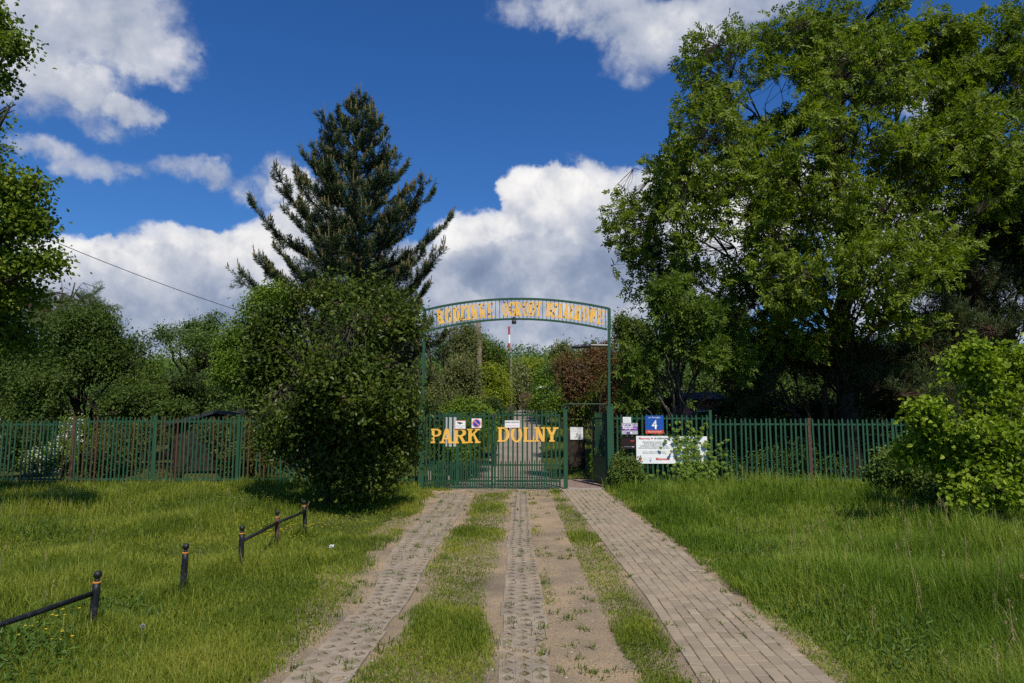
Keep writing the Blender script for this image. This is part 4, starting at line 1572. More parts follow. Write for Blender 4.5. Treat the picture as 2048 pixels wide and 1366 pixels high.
lm('walnut_leaf', (0.086, 0.128, 0.012), (0.133, 0.183, 0.019), (0.184, 0.238, 0.022), (0.259, 0.302, 0.030), transl=.38)
lm('lilac_leaf', (0.039, 0.064, 0.008), (0.055, 0.085, 0.012), (0.073, 0.106, 0.013), (0.112, 0.133, 0.019), transl=.28, clump=.9, clump_scale=1.4, rough=.4)
lm('hazel_leaf', (0.130, 0.194, 0.014), (0.188, 0.260, 0.020), (0.248, 0.325, 0.025), (0.318, 0.381, 0.036), transl=.42)
lm('maple_leaf', (0.063, 0.104, 0.010), (0.099, 0.150, 0.014), (0.135, 0.190, 0.017), (0.216, 0.261, 0.025), transl=.36)
lm('ash_leaf', (0.068, 0.115, 0.014), (0.102, 0.160, 0.020), (0.136, 0.197, 0.028), (0.190, 0.248, 0.043), transl=.4)
lm('fresh_green_leaf', (0.083, 0.146, 0.015), (0.123, 0.200, 0.021), (0.165, 0.246, 0.026), (0.215, 0.277, 0.032), transl=.4)
lm('dull_green_leaf', (0.053, 0.089, 0.014), (0.083, 0.129, 0.020), (0.112, 0.161, 0.026), (0.150, 0.193, 0.038), transl=.32)
lm('hornbeam_leaf', (.045, .080, .014), (.068, .112, .018), (.09, .14, .024), (.125, .165, .04), transl=.36)
lm('dark_green_leaf', (0.027, 0.053, 0.012), (0.043, 0.075, 0.016), (0.061, 0.098, 0.020), (0.088, 0.125, 0.026), transl=.3)
lm('olive_leaf', (0.098, 0.119, 0.037), (0.143, 0.161, 0.053), (0.195, 0.210, 0.074), (0.270, 0.266, 0.105), transl=.3)
lm('blue_green_leaf', (0.058, 0.105, 0.026), (0.083, 0.141, 0.034), (0.116, 0.177, 0.042), (0.149, 0.209, 0.050), transl=.3)
lm('yellow_green_leaf', (0.150, 0.210, 0.019), (0.210, 0.266, 0.023), (0.270, 0.308, 0.032), (0.360, 0.350, 0.053), transl=.42)
lm('reddish_brown_leaf', (.16, .070, .034), (.20, .082, .040), (.11, .095, .034), (.18, .078, .038), (.12, .12, .04), (.17, .075, .036), transl=.28, clump=.5, clump_scale=1.6)
lm('brown_twig_leaf', (0.156, 0.102, 0.061), (0.216, 0.144, 0.083), (0.264, 0.180, 0.110), transl=.2)
lm('hedge_leaf', (0.075, 0.084, 0.021), (0.105, 0.119, 0.025), (0.112, 0.077, 0.025), (0.150, 0.168, 0.037), transl=.3, clump=.8)
lm('thuja_leaf', (0.014, 0.026, 0.012), (0.022, 0.036, 0.014), (0.031, 0.048, 0.018), transl=.15)
lm('pine_needle', (0.023, 0.046, 0.017), (0.038, 0.069, 0.021), (0.056, 0.091, 0.026), (0.081, 0.113, 0.035), transl=.12, rough=.5, spec=.3)
lm('dark_pine_needle', (0.034, 0.050, 0.016), (0.049, 0.070, 0.020), (0.072, 0.091, 0.028), (0.098, 0.114, 0.038), transl=.15, rough=.55)
lm('scots_needle', (0.068, 0.101, 0.032), (0.090, 0.129, 0.038), (0.120, 0.161, 0.047), (0.150, 0.189, 0.058), transl=.2)
lm('pine_candle', (0.171, 0.130, 0.048), (0.225, 0.170, 0.068), (0.144, 0.126, 0.040), transl=.1)
lm('white_blossom', (0.550, 0.560, 0.480), (0.680, 0.680, 0.600), (0.620, 0.620, 0.500), transl=.3)
lm('cream_blossom', (0.550, 0.550, 0.300), (0.680, 0.660, 0.420), transl=.3)
lm('faded_lilac_head', (0.085, 0.050, 0.032), (0.120, 0.075, 0.040), (0.150, 0.110, 0.055), transl=.2)
lm('hop_leaf', (0.075, 0.140, 0.017), (0.120, 0.196, 0.023), (0.165, 0.252, 0.032), (0.225, 0.294, 0.042), transl=.38)
lm('bramble_leaf', (0.075, 0.119, 0.021), (0.112, 0.168, 0.032), (0.150, 0.210, 0.042), (0.195, 0.238, 0.063), transl=.35)


def lobe_world(lobes):
    out = []
    for l in lobes:
        px, py, rx, ry, Y = l[:5]
        c = P(px, py, Y)
        k = Y / F
        ax, az = rx * k, ry * k
        ay = l[5] if len(l) > 5 else max(ax, az) * .9
        out.append((c, np.array((ax, ay, az))))
    return out


def tree(name, label, cat, lobes, base, n_clusters, per, size, mat, style='simple', trunk_r=.14, spread=.3, bark='bark', shell=.55, gap=-.35,
         gapscale=1.1, group=None, seed=1, stems=1, fork=.35, six=True, twig_every=1, droop=.25, world=None, aspect=.6, extra=None, top=None, sub=5, limb=1.0):
    """trunk, limbs to every lobe of the crown, twigs and single leaves"""
    rg = np.random.default_rng(seed)
    W = world if world is not None else lobe_world(lobes)
    if base is not None and len(base) == 2:
        b = P(base[0], 900, base[1])
        b[2] = float(hz(b[0], b[1]))
    else:
        b = np.array(base, float)
    root = thing(name, label, cat, b, group)
    if sub:
        # break every lobe into smaller irregular ones
        W2 = []
        for c, r in W:
            W2.append((c, r * .74))
            for k in range(sub):
                d = rdir(rg, 1)[0]
                d[1] *= .8
                q = rg.uniform(.40, .62)
                W2.append((c + d * r * rg.uniform(.55, .82), r * q * rg.uniform(.8, 1.2, 3)))
    else:
        W2 = W
    cen = np.array([c for c, r in W2])
    rad = np.array([r for c, r in W2])
    vol = (rad.prod(1)) ** .72
    ctr = (cen * vol[:, None]).sum(0) / vol.sum()
    tmb = MB()
    zmin = (cen - rad * .9)[:, 2].min()
    tp = ctr if top is None else np.array(top, float)
    samp = []
    trunks = []
    for s in range(stems):
        o = np.array((0.0, 0, 0)) if stems == 1 else np.append(rg.normal(0, trunk_r * 2.2, 2), 0)
        e = tp + (0 if stems == 1 else np.append(rg.normal(0, rad[:, 0].mean() * .5, 2), rg.normal(0, .2)))
        st = b + o - (0, 0, .15)
        m = st + (e - st) * .5
        m[:2] = st[:2] + (e - st)[:2] * .25
        path = bez(st, m, e, 12)
        path[1:-1] += rg.normal(0, trunk_r * .35, (10, 3)) * (1, 1, 0)
        rr = trunk_r * (1 - .72 * np.linspace(0, 1, 12) ** 1.1)
        rr[0] *= 1.25
        tmb.tube(path, rr, 9 if trunk_r > .15 else 6)
        trunks.append((path, rr))
        samp.append(path[4:])
    for c, r in W:
        path, rr = trunks[rg.integers(len(trunks))]
        lo = np.clip((c[2] - path[0][2]) * fork / max(.3, path[-1][2] - path[0][2]), .12, .85)
        i = int(lo * 11)
        p0 = path[i]
        far = np.linalg.norm(c - p0)
        if far < .25:
            continue
        mid = p0 + (c - p0) * .5 + (0, 0, far * .14)
        q = bez(p0, mid, c, 9)
        q[1:-1] += rg.normal(0, far * .018, (7, 3))
        r0 = min(rr[i] * .62, .018 + far * .014) * limb
        tmb.tube(q, r0 * (1 - .75 * np.linspace(0, 1, 9)), 6)
        samp.append(q[2:])
        # side limbs inside the lobe
        for k in range(3):
            e = c + rdir(rg, 1)[0] * r * .68
            q2 = bez(q[5], (q[5] + e) / 2 + (0, 0, .08 * far), e, 6)
            tmb.tube(q2, r0 * .4 * (1 - .75 * np.linspace(0, 1, 6)), 4)
            samp.append(q2[1:])
    samp = np.concatenate(samp)
    # leaf clusters
    k = rg.choice(len(W2), n_clusters * 2, p=vol / vol.sum())
    u = rdir(rg, n_clusters * 2)
    t = rg.uniform(0, 1, (n_clusters * 2, 1)) ** (1 / 3 * (1 - shell) + .12 * shell)
    t *= 1 + rg.normal(0, .13, t.shape) + .2 * wob(cen[k] + u * rad[k], 1.6 / max(.3, rad.mean()))[:, None]
    t = np.minimum(t, 1.22)
    cl = cen[k] + u * rad[k] * t
    keep = (wob(cl, gapscale) > gap) & (cl[:, 2] > hz(cl[:, 0], cl[:, 1]) + .05)
    cl, u = cl[keep][:n_clusters], u[keep][:n_clusters]
    n = len(cl)
    # twigs back to the nearest limb
    near = np.zeros((n, 3))
    for a in range(0, n, 2000):
        d2 = ((cl[a:a + 2000, None] - samp[None]) ** 2).sum(-1)
        near[a:a + 2000] = samp[d2.argmin(1)]
    sel = np.arange(0, n, twig_every)
    tw = max(.0035, size * .045)
    twigs(tmb, near[sel], cl[sel], tw * 1.9, tw * .8, .07, rg)
    tmb.build('trunk', M[bark], root, True)
    out = unit(cl - near + rg.normal(0, .05, cl.shape))
    mb = MB()
    if style == 'compound':
        nr = max(2, per // 7)
        for r in range(nr):
            rd = unit(out * .5 + rdir(rg, n) * .9 - (0, 0, droop))
            rl = size * rg.uniform(1.8, 2.9, (n, 1))
            side = unit(np.cross(rd, rdir(rg, n)))
            nrm = unit(np.cross(side, rd) + (0, 0, .35))
            for j in range(7):
                f = (.28, .28, .55, .55, .8, .8, .98)[j]
                sg = (1, -1, 1, -1, 1, -1, 0)[j]
                ld = unit(rd * (.55 if sg else 1) + side * sg * .85 - np.array((0, 0, droop * .9)) + rg.normal(0, .12, (n, 3)))
                leaves(mb, cl + rd * rl * f, ld, nrm, size * rg.uniform(.75, 1.2, n), size * aspect * rg.uniform(.8, 1.15, n), six, .15)
    elif style == 'needle':
        c = np.repeat(cl, per, 0)
        o = np.repeat(unit(out + (0, 0, .5)), per, 0)
        d = unit(o * .75 + rdir(rg, len(c)) * .85)
        leaves(mb, c + o * rg.uniform(-.5, .8, (len(c), 1)) * spread, d, rdir(rg, len(c)), size * rg.uniform(.7, 1.2, len(c)), size * aspect, False, 0, 0)
    else:
        c = np.repeat(cl, per, 0)
        o = np.repeat(out, per, 0)
        m = len(c)
        pos = c + rg.normal(0, spread * .45, (m, 3)) + o * rg.uniform(-.5, .6, (m, 1)) * spread
        d = unit(o * .5 + rdir(rg, m) - (0, 0, droop))
        nr = unit(rdir(rg, m) * .8 + o * .35 + (0, 0, .65))
        leaves(mb, pos, d, nr, size * rg.uniform(.7, 1.25, m), size * aspect * rg.uniform(.8, 1.15, m), six)
    mb.build('crown', LEAF[mat], root)
    if extra:
        m2, cnt, blob, up, esz = extra
        top_ = rg.permutation(n)[:cnt * 3]
        top_ = top_[np.argsort(-(u[top_][:, 2] * up - u[top_][:, 1] * .6))][:cnt]
        c = np.repeat(cl[top_] + u[top_] * spread * .6, 26, 0)
        m = len(c)
        pos = c + rg.normal(0, 1, (m, 3)) * blob
        mb = MB()
        leaves(mb, pos, rdir(rg, m), unit(rdir(rg, m) + (0, -.6, .8)), esz, esz * .9, False)
        mb.build('blossom', LEAF[m2], root)
    return root


# the walnut, the biggest tree of the view
tree('walnut_tree', 'huge spreading walnut tree with a dark forked trunk behind the right fence', 'tree',
     [(1310, 440, 107, 101, 22.9), (1300, 360, 74, 53, 22.6), (1330, 545, 96, 63, 22.4), (1400, 300, 107, 117, 19.7), (1440, 150, 96, 96, 20.4), (1530, 210, 128, 117, 20.7),
      (1600, 90, 117, 85, 21.0), (1730, 40, 128, 63, 21.2), (1850, 90, 96, 85, 21.2), (1690, 200, 161, 128, 20.2), (1840, 240, 128, 117, 20.7), (1960, 200, 107, 96, 21.2), (2060, 130, 96, 85, 21.7),
      (1500, 420, 150, 117, 19.0), (1650, 380, 161, 117, 18.5), (1800, 400, 128, 117, 19.0), (1930, 350, 117, 117, 20.2), (2060, 340, 128, 150, 21.2), (1430, 560, 117, 74, 22.6),
      (1580, 560, 128, 85, 18.5), (1720, 540, 139, 85, 18.2), (1850, 540, 74, 74, 19.0), (1510, 640, 139, 74, 20.7), (1640, 650, 74, 63, 20.2), (1780, 640, 96, 53, 19.6), (1900, 450, 96, 85, 19.8), (2000, 90, 109, 85, 21.4), (1920, 130, 109, 85, 21.0), (1970, 280, 122, 97, 21.0), (2060, 420, 109, 109, 21.4), (1760, 130, 122, 85, 20.6), (1880, 320, 109, 97, 20.4), (1580, 300, 122, 109, 20.0)],
     (1700, 21.6), 8800, 21, .120, 'walnut_leaf', 'compound', .38, .35, 'bark', .2, -.16, 2.3, seed=11, fork=.5, aspect=.54, droop=.12, top=P(1685, 120, 21), sub=0, limb=.5)

# lilac bush in front of the fence
tree('lilac_bush', 'big dense lilac bush standing in front of the fence left of the gate', 'bush',
     [(620, 690, 95, 85, 14.3, 1.55), (710, 680, 110, 95, 13.7, 1.75), (775, 718, 70, 70, 14.3, 1.45), (660, 640, 85, 60, 14.5, 1.45), (580, 730, 60, 70, 14.7, 1.35), (622, 800, 84, 76, 13.7, 1.55),
      (715, 800, 110, 90, 13.1, 1.75), (785, 800, 62, 76, 14.1, 1.35), (600, 890, 46, 46, 14.0, 1.15), (695, 890, 95, 60, 13.5, 1.45), (775, 890, 48, 50, 14.1, 1.15), (842, 742, 20, 40, 15.1, .6), (828, 785, 20, 36, 14.9, .6),
      (650, 945, 50, 34, 13.2, .9), (745, 945, 50, 34, 13.2, .9), (700, 960, 62, 30, 13.9, 1.15), (740, 620, 50, 40, 14.7, 1.05), (555, 665, 40, 40, 14.9, 1.05), (590, 605, 22, 28, 14.6, .5), (655, 582, 26, 26, 14.4, .5), (742, 588, 24, 26, 14.3, .5), (528, 640, 28, 22, 14.9, .5), (520, 735, 34, 34, 14.8, .6), (540, 800, 32, 26, 14.4, .5), (822, 655, 22, 22, 14.8, .4), (560, 885, 34, 24, 14.2, .5), (800, 850, 26, 30, 14.4, .5), (545, 850, 26, 30, 14.4, .5), (690, 600, 26, 30, 14, .5)],
     (700, 14.7), 3700, 15, .098, 'lilac_leaf', 'simple', .07, .30, 'bark_grey', .4, -.18, 1.7, seed=22, stems=7, fork=.3, aspect=.62, droop=.3,
     extra=('faded_lilac_head', 46, .05, 1.0, .035))

# lime tree reaching in from the left edge
tree('maple_tree', 'leafy maple branches reaching in from the left edge of the picture', 'tree',
     [(-20, 50, 50, 45, 11), (20, 92, 34, 16, 10.8), (-5, 165, 36, 34, 11), (20, 212, 20, 13, 10.8), (-25, 300, 50, 22, 11), (-10, 345, 50, 26, 11), (25, 385, 56, 22, 10.8), (70, 374, 36, 10, 10.7), (35, 432, 52, 26, 10.8), (70, 458, 34, 14, 10.7),
      (-20, 480, 55, 40, 11.2), (25, 530, 55, 22, 11), (80, 524, 36, 13, 10.8), (20, 580, 60, 28, 11.4), (-30, 650, 80, 70, 11.8), (-150, 250, 110, 260, 12), (-120, 700, 120, 120, 12.5)],
     (-330, 12.2), 3600, 18, .070, 'maple_leaf', 'simple', .22, .26, 'bark', .3, .12, 2.2, seed=33, fork=.6, aspect=.9, droop=.35)

# trees of the gardens, left of the gate
tree('scots_pine', 'grey green pine with loose sprays at the far left behind the round tree', 'tree',
     [(150, 565, 40, 22, 27), (110, 590, 60, 35, 27), (160, 600, 45, 25, 27), (60, 610, 70, 45, 27), (205, 622, 35, 16, 27), (120, 640, 70, 35, 27), (20, 640, 60, 60, 27)],
     (70, 27.5), 1500, 22, .16, 'scots_needle', 'needle', .2, .22, 'bark_pine', .5, -.2, 1.2, seed=41, aspect=.10)
tree('hornbeam_tree', 'broad round topped tree standing behind the left end of the fence', 'tree',
     [(185, 690, 90, 60, 25), (120, 720, 90, 60, 24.6), (240, 720, 70, 60, 25), (170, 760, 110, 70, 24), (70, 770, 80, 60, 24.5), (265, 780, 55, 55, 25), (20, 750, 60, 70, 25), (150, 660, 50, 30, 25.4), (20, 800, 60, 40, 24), (120, 810, 80, 34, 23.6), (200, 825, 70, 34, 23.6), (60, 830, 70, 30, 23.4)],
     (170, 25.5), 4600, 12, .10, 'hornbeam_leaf', 'simple', .2, .36, 'bark', .7, -.45, .9, seed=42)
tree('spruce_tree', 'blue green tree with several pointed tops behind the shed', 'tree',
     [(395, 665, 28, 28, 31), (420, 655, 20, 22, 31), (360, 690, 35, 40, 30.5), (325, 665, 10, 18, 30), (400, 720, 60, 50, 30), (340, 740, 50, 50, 30), (420, 780, 60, 45, 29.5), (360, 800, 60, 30, 29)],
     (385, 31), 2600, 11, .11, 'blue_green_leaf', 'simple', .18, .32, 'bark', .65, -.35, 1.2, seed=43, six=False)
tree('field_maple', 'fresh green leafy tree just behind the left side of the lilac', 'tree',
     [(520, 620, 45, 40, 22), (490, 670, 50, 50, 22), (540, 690, 50, 60, 21.8), (470, 730, 40, 55, 22), (500, 770, 50, 45, 22), (560, 600, 40, 30, 22)],
     (510, 22.3), 2300, 12, .09, 'fresh_green_leaf', 'simple', .12, .30, 'bark', .7, -.45, 1.2, seed=44)
tree('elder_shrub', 'low yellowish green shrub between the round tree and the shed', 'shrub',
     [(300, 800, 45, 28, 24), (250, 815, 50, 25, 24), (340, 820, 40, 20, 23.8)], (290, 24.2), 900, 12, .10, 'hornbeam_leaf', 'simple', .05, .25, 'bark', .7, -.6, 1.2, seed=45, stems=3)
tree('guelder_rose', 'bush with white blossom showing through the far left fence', 'bush',
     [(130, 900, 40, 30, 20.2, .6), (90, 920, 35, 25, 20.2, .6), (165, 915, 35, 35, 20.2, .6), (150, 870, 30, 30, 20.4, .6)],
     (130, 20.6), 700, 10, .08, 'fresh_green_leaf', 'simple', .03, .18, 'bark', .7, -.6, 1.5, seed=46, stems=4, extra=('white_blossom', 60, .06, .2, .045))
tree('overgrown_hedge', 'brown green overgrown hedge close behind the left fence', 'hedge',
     [(230, 905, 60, 45, 20.4, .6), (320, 900, 70, 48, 20.4, .6), (410, 900, 70, 48, 20.4, .6), (490, 905, 60, 45, 20.4, .6), (370, 930, 160, 35, 20.1, .4), (280, 875, 70, 24, 20.6, .5), (440, 875, 70, 24, 20.6, .5), (370, 895, 60, 52, 20.2, .4), (345, 880, 40, 34, 20.3, .4), (400, 880, 40, 34, 20.3, .4)],
     (360, 20.6), 4600, 11, .075, 'hedge_leaf', 'simple', .03, .22, 'bark', .75, -.6, 1.2, seed=47, stems=6)
tree('dark_hedge', 'dark shady hedge behind the far left bay of the fence', 'hedge',
     [(40, 890, 70, 60, 22, .7), (-60, 880, 90, 70, 22, .7), (-160, 880, 90, 70, 22, .7)], (0, 22.3), 1300, 10, .10, 'dark_green_leaf', 'simple', .04, .25, 'bark', .75, -.7, 1.0, seed=48, stems=4)
tree('privet_shrub', 'dark green shrub filling the corner between lilac and gate post', 'shrub',
     [(800, 880, 60, 60, 20.2, .7), (740, 880, 80, 60, 20.4, .7), (850, 850, 40, 60, 20.6, .6), (640, 880, 90, 60, 20.6, .6)], (790, 20.6), 1400, 11, .09, 'dark_green_leaf', 'simple', .04, .22, 'bark', .75, -.6, 1.2, seed=49, stems=4)

# behind the gate, left of the road
tree('willow_tree', 'dull olive tree behind the lilac and left of the near pole', 'tree',
     [(890, 690, 45, 45, 25), (870, 750, 45, 50, 24.5), (920, 740, 35, 45, 25), (930, 680, 28, 30, 25.5), (890, 800, 45, 35, 24.5), (850, 690, 40, 45, 25), (930, 790, 26, 35, 25)],
     (890, 25.5), 2100, 12, .085, 'olive_leaf', 'simple', .12, .28, 'bark', .65, -.4, 1.2, seed=51, aspect=.4)
tree('pear_tree', 'dark leaved tree right behind the near utility pole', 'tree',
     [(962, 690, 22, 28, 31), (985, 715, 22, 30, 32), (940, 665, 18, 20, 30), (975, 750, 30, 35, 32), (1000, 750, 20, 30, 33)],
     (972, 33), 1100, 11, .11, 'dull_green_leaf', 'simple', .12, .32, 'bark', .65, -.45, 1.2, seed=52, six=False)
tree('plum_tree', 'yellow green leafy tree at the left verge of the garden road', 'tree',
     [(985, 760, 26, 26, 27), (1000, 790, 18, 26, 27), (975, 800, 24, 24, 26.5)], (985, 27.5), 1000, 11, .09, 'yellow_green_leaf', 'simple', .07, .24, 'bark', .65, -.5, 1.3, seed=53)
tree('box_shrub', 'small very dark shrub at the foot of the near utility pole', 'shrub',
     [(985, 825, 22, 24, 25, .5), (1000, 835, 12, 16, 25, .4)], (988, 25.2), 420, 10, .07, 'dark_green_leaf', 'simple', .04, .18, 'bark', .75, -.7, 1.3, seed=54, stems=3)
tree('elderflower_bush', 'elder bush with flat creamy white flower heads behind the left gate leaf', 'bush',
     [(935, 815, 24, 18, 22.5, .5), (955, 830, 20, 20, 22.5, .5), (915, 830, 20, 20, 22.5, .5)], (936, 22.8), 520, 10, .09, 'fresh_green_leaf', 'simple', .04, .2, 'bark', .7, -.6, 1.3, seed=55, stems=3, extra=('cream_blossom', 5, .075, 1.0, .05))
tree('verge_hedge', 'fresh green hedge along the left verge just inside the gate', 'hedge',
     [(945, 880, 32, 42, 21.6, .8), (915, 910, 32, 34, 21.2, .6), (965, 860, 26, 34, 23, .8), (985, 850, 16, 26, 25, .8), (880, 900, 24, 34, 21.4, .5)],
     (945, 22), 1500, 10, .07, 'fresh_green_leaf', 'simple', .03, .2, 'bark', .75, -.6, 1.3, seed=56, stems=5)

# along the garden road and beyond
tree('hawthorn_tree', 'dark blue green tree whose crown cuts across the foot of the tall chimney', 'tree',
     [(996, 724, 22, 22, 75), (972, 706, 24, 22, 75), (1008, 748, 20, 20, 75)], (998, 76), 1100, 9, .26, 'blue_green_leaf', 'simple', .22, .8, 'bark', .7, -.5, .5, seed=61, six=False)
tree('cherry_tree', 'bright green rounded tree in the middle distance above the road end', 'tree',
     [(1075, 735, 30, 18, 70), (1050, 750, 26, 20, 70), (1095, 750, 24, 22, 70)], (1070, 71), 1300, 9, .24, 'yellow_green_leaf', 'simple', .2, .7, 'bark', .7, -.5, .5, seed=62, six=False)
tree('grey_willow', 'greyish green bushy tree left of the bright tree at the road end', 'tree',
     [(1040, 755, 16, 22, 66), (1030, 785, 16, 24, 64)], (1036, 66), 800, 9, .22, 'olive_leaf', 'simple', .15, .6, 'bark', .7, -.5, .5, seed=63, six=False)
tree('rowan_tree', 'leafy green tree left of the reddish bush, right of the road', 'tree',
     [(1100, 770, 26, 34, 50), (1085, 800, 18, 26, 48), (1115, 745, 20, 26, 52)], (1100, 51), 1400, 9, .17, 'fresh_green_leaf', 'simple', .13, .5, 'bark', .7, -.5, .7, seed=64, six=False)
tree('birch_tree', 'pale feathery tree standing above the reddish bush', 'tree',
     [(1128, 708, 18, 16, 60), (1115, 725, 14, 16, 60), (1145, 725, 18, 16, 60)], (1130, 61), 800, 9, .20, 'olive_leaf', 'simple', .13, .6, 'bark_grey', .6, -.3, .6, seed=65, six=False)
tree('beech_bush', 'small pale brown leafless bush at the end of the road', 'bush',
     [(1052, 800, 11, 15, 58, .7)], (1052, 58.5), 380, 10, .13, 'brown_twig_leaf', 'simple', .05, .25, 'bark_grey', .8, -.8, .8, seed=66, stems=4, six=False)
tree('laurel_shrub', 'dark shrub right of the pale brown bush at the road end', 'shrub',
     [(1075, 800, 12, 18, 56, .8), (1085, 785, 12, 18, 56, .8), (1036, 815, 9, 14, 56, .8)], (1075, 56.5), 600, 9, .16, 'dark_green_leaf', 'simple', .05, .35, 'bark', .8, -.8, .8, seed=67, stems=3, six=False)
tree('smoke_bush', 'reddish brown bush with several thin stems right of the road inside the gate', 'bush',
     [(1160, 745, 48, 42, 21.2, .9), (1200, 730, 45, 30, 21.6, .8), (1138, 790, 32, 42, 21.2, .7), (1180, 712, 16, 20, 21.4, .3), (1190, 790, 50, 40, 22, .9), (1235, 760, 36, 50, 22.4, .8), (1225, 820, 36, 40, 22.2, .7), (1160, 830, 30, 26, 22.2, .6), (1250, 860, 26, 50, 21.5, .5)],
     (1190, 22.3), 2900, 11, .085, 'reddish_brown_leaf', 'simple', .05, .24, 'bark_grey', .65, -.4, 1.3, seed=68, stems=5, aspect=.5)
tree('poplar_tree', 'green tree with several slim tops right of the arch', 'tree',
     [(1245, 670, 22, 30, 30), (1270, 660, 18, 26, 30), (1260, 720, 34, 40, 30), (1290, 690, 24, 40, 30)], (1262, 30.5), 1500, 10, .11, 'dull_green_leaf', 'simple', .12, .34, 'bark', .6, -.35, 1.2, seed=69, six=False)
tree('ash_tree', 'bright green young ash tree behind the blue sign and the white boards', 'tree',
     [(1325, 600, 50, 40, 18.9, .8), (1295, 640, 42, 46, 18.9, .8), (1375, 640, 48, 50, 18.8, .8), (1330, 705, 68, 50, 18.7, .8), (1400, 715, 38, 46, 18.7, .7), (1300, 755, 50, 40, 19.2, .6), (1370, 775, 56, 30, 19.0, .6), (1422, 780, 24, 32, 18.8, .5), (1290, 590, 20, 22, 18.9, .4), (1345, 560, 24, 22, 18.9, .4), (1430, 690, 22, 26, 18.7, .4), (1262, 650, 16, 22, 18.9, .3), (1400, 600, 26, 24, 19, .4), (1460, 640, 36, 34, 19.4, .5), (1470, 720, 34, 40, 19.4, .5), (1255, 715, 20, 26, 19, .3), (1270, 800, 24, 24, 19.3, .3)],
     (1352, 20.0), 1350, 21, .115, 'ash_leaf', 'compound', .10, .3, 'bark_grey', .2, -.05, 1.9, seed=70, fork=.5, aspect=.40)
for i, (px, lab) in enumerate(((1296, 'dark narrow columnar thuja above the purple notice'), (1333, 'dark narrow columnar thuja right of the blue house number'))):
    tree('thuja', lab, 'conifer', [(px, 812, 8, 22, 19.9, .14), (px, 845, 10, 30, 19.9, .16), (px, 890, 11, 45, 19.9, .18)], (px, 19.9), 900, 9, .05, 'thuja_leaf', 'simple', .03, .08, 'bark', .8, -2, 1, seed=72 + i, aspect=.5, six=False)
tree('golden_shrub', 'yellow green shrub between the two dark thujas', 'shrub',
     [(1315, 825, 14, 18, 20.6, .4), (1310, 860, 18, 30, 20.6, .4), (1270, 850, 22, 40, 20.8, .4)], (1312, 20.8), 520, 10, .08, 'yellow_green_leaf', 'simple', .03, .18, 'bark', .7, -.6, 1.4, seed=75, stems=3)

# dark conifers on the right
tree('dark_pine', 'tall dark pine at the right edge behind the hazel', 'tree',
     [(2000, 400, 50, 50, 22.8), (1985, 460, 70, 60, 22.5), (2060, 500, 80, 90, 22.5), (1940, 500, 60, 60, 22.5), (1930, 560, 70, 60, 22), (2010, 600, 100, 80, 22), (1900, 640, 80, 60, 21.5), (2060, 680, 90, 90, 22), (1960, 700, 110, 70, 21.5), (1840, 690, 70, 50, 21.3)],
     (1990, 23), 5200, 24, .17, 'dark_pine_needle', 'needle', .22, .25, 'bark_pine', .4, -.5, 1.0, seed=81, aspect=.11)
tree('dark_pine', 'low drooping dark pine sprays over the right fence below the walnut', 'tree',
     [(1500, 770, 70, 45, 21), (1590, 780, 80, 45, 20.6), (1690, 790, 80, 42, 20.6), (1780, 780, 80, 50, 20.6), (1560, 710, 80, 50, 22), (1660, 730, 90, 45, 22), (1770, 720, 80, 50, 22), (1470, 700, 50, 60, 22), (1860, 790, 60, 60, 20.8)],
     (1640, 22.5), 4200, 24, .17, 'dark_pine_needle', 'needle', .18, .25, 'bark_pine', .5, -.3, 1.0, seed=82, aspect=.09)
tree('yew_hedge', 'very dark hedge in the shade behind the right fence', 'hedge',
     [(1470, 890, 60, 60, 22.5, .8), (1570, 890, 70, 60, 22.5, .8), (1680, 890, 70, 60, 22.5, .8), (1790, 890, 70, 60, 22.5, .8), (1900, 880, 80, 70, 22.5, .8), (2020, 880, 80, 80, 22.5, .8), (1400, 880, 50, 50, 21.6, .7), (1480, 830, 70, 45, 24, .9), (1580, 820, 80, 45, 24, .9), (1690, 820, 80, 45, 24, .9), (1800, 820, 80, 50, 24, .9), (1910, 810, 80, 50, 24, .9)],
     (1680, 23), 5200, 10, .10, 'dark_green_leaf', 'simple', .06, .26, 'bark', .75, -.8, 1.0, seed=83, stems=6)
tree('nettle_patch', 'leafy green undergrowth along the foot of the right fence', 'undergrowth',
     [(1460, 935, 30, 25, 19.4, .3), (1530, 930, 40, 30, 19.5, .3), (1600, 930, 35, 30, 19.5, .3), (1670, 940, 45, 22, 19.4, .3), (1740, 940, 40, 24, 19.3, .3)],
     (1570, 19.5), 700, 10, .085, 'bramble_leaf', 'simple', .012, .18, 'bark', .6, -.3, 1.6, seed=84, stems=9, aspect=.5)
tree('hazel_bush', 'bright yellow green hazel bush with large round leaves at the right edge', 'bush',
     [(1922, 692, 13, 26, 11.6, .25), (1940, 720, 32, 30, 11.5, .4), (1885, 735, 20, 26, 11.4, .3), (2012, 718, 14, 28, 11.4, .25), (1975, 745, 48, 34, 11.4, .4), (2045, 735, 26, 40, 11.4, .3), (1905, 775, 44, 36, 11.2, .4), (1975, 815, 70, 46, 11, .6), (2060, 830, 60, 80, 11.2, .7), (1868, 842, 38, 30, 11, .4), (1930, 875, 70, 48, 10.9, .6),
      (2020, 915, 75, 56, 10.9, .7), (1925, 945, 66, 32, 10.9, .5), (1845, 900, 44, 34, 11.2, .4), (2030, 980, 66, 26, 10.6, .5), (1960, 980, 56, 22, 10.7, .5), (1825, 812, 16, 8, 11.3, .15)],
     (1985, 11.6), 1700, 13, .085, 'hazel_leaf', 'simple', .03, .17, 'bark_grey', .4, -.8, 2.2, seed=85, stems=7, aspect=.82, droop=.2)
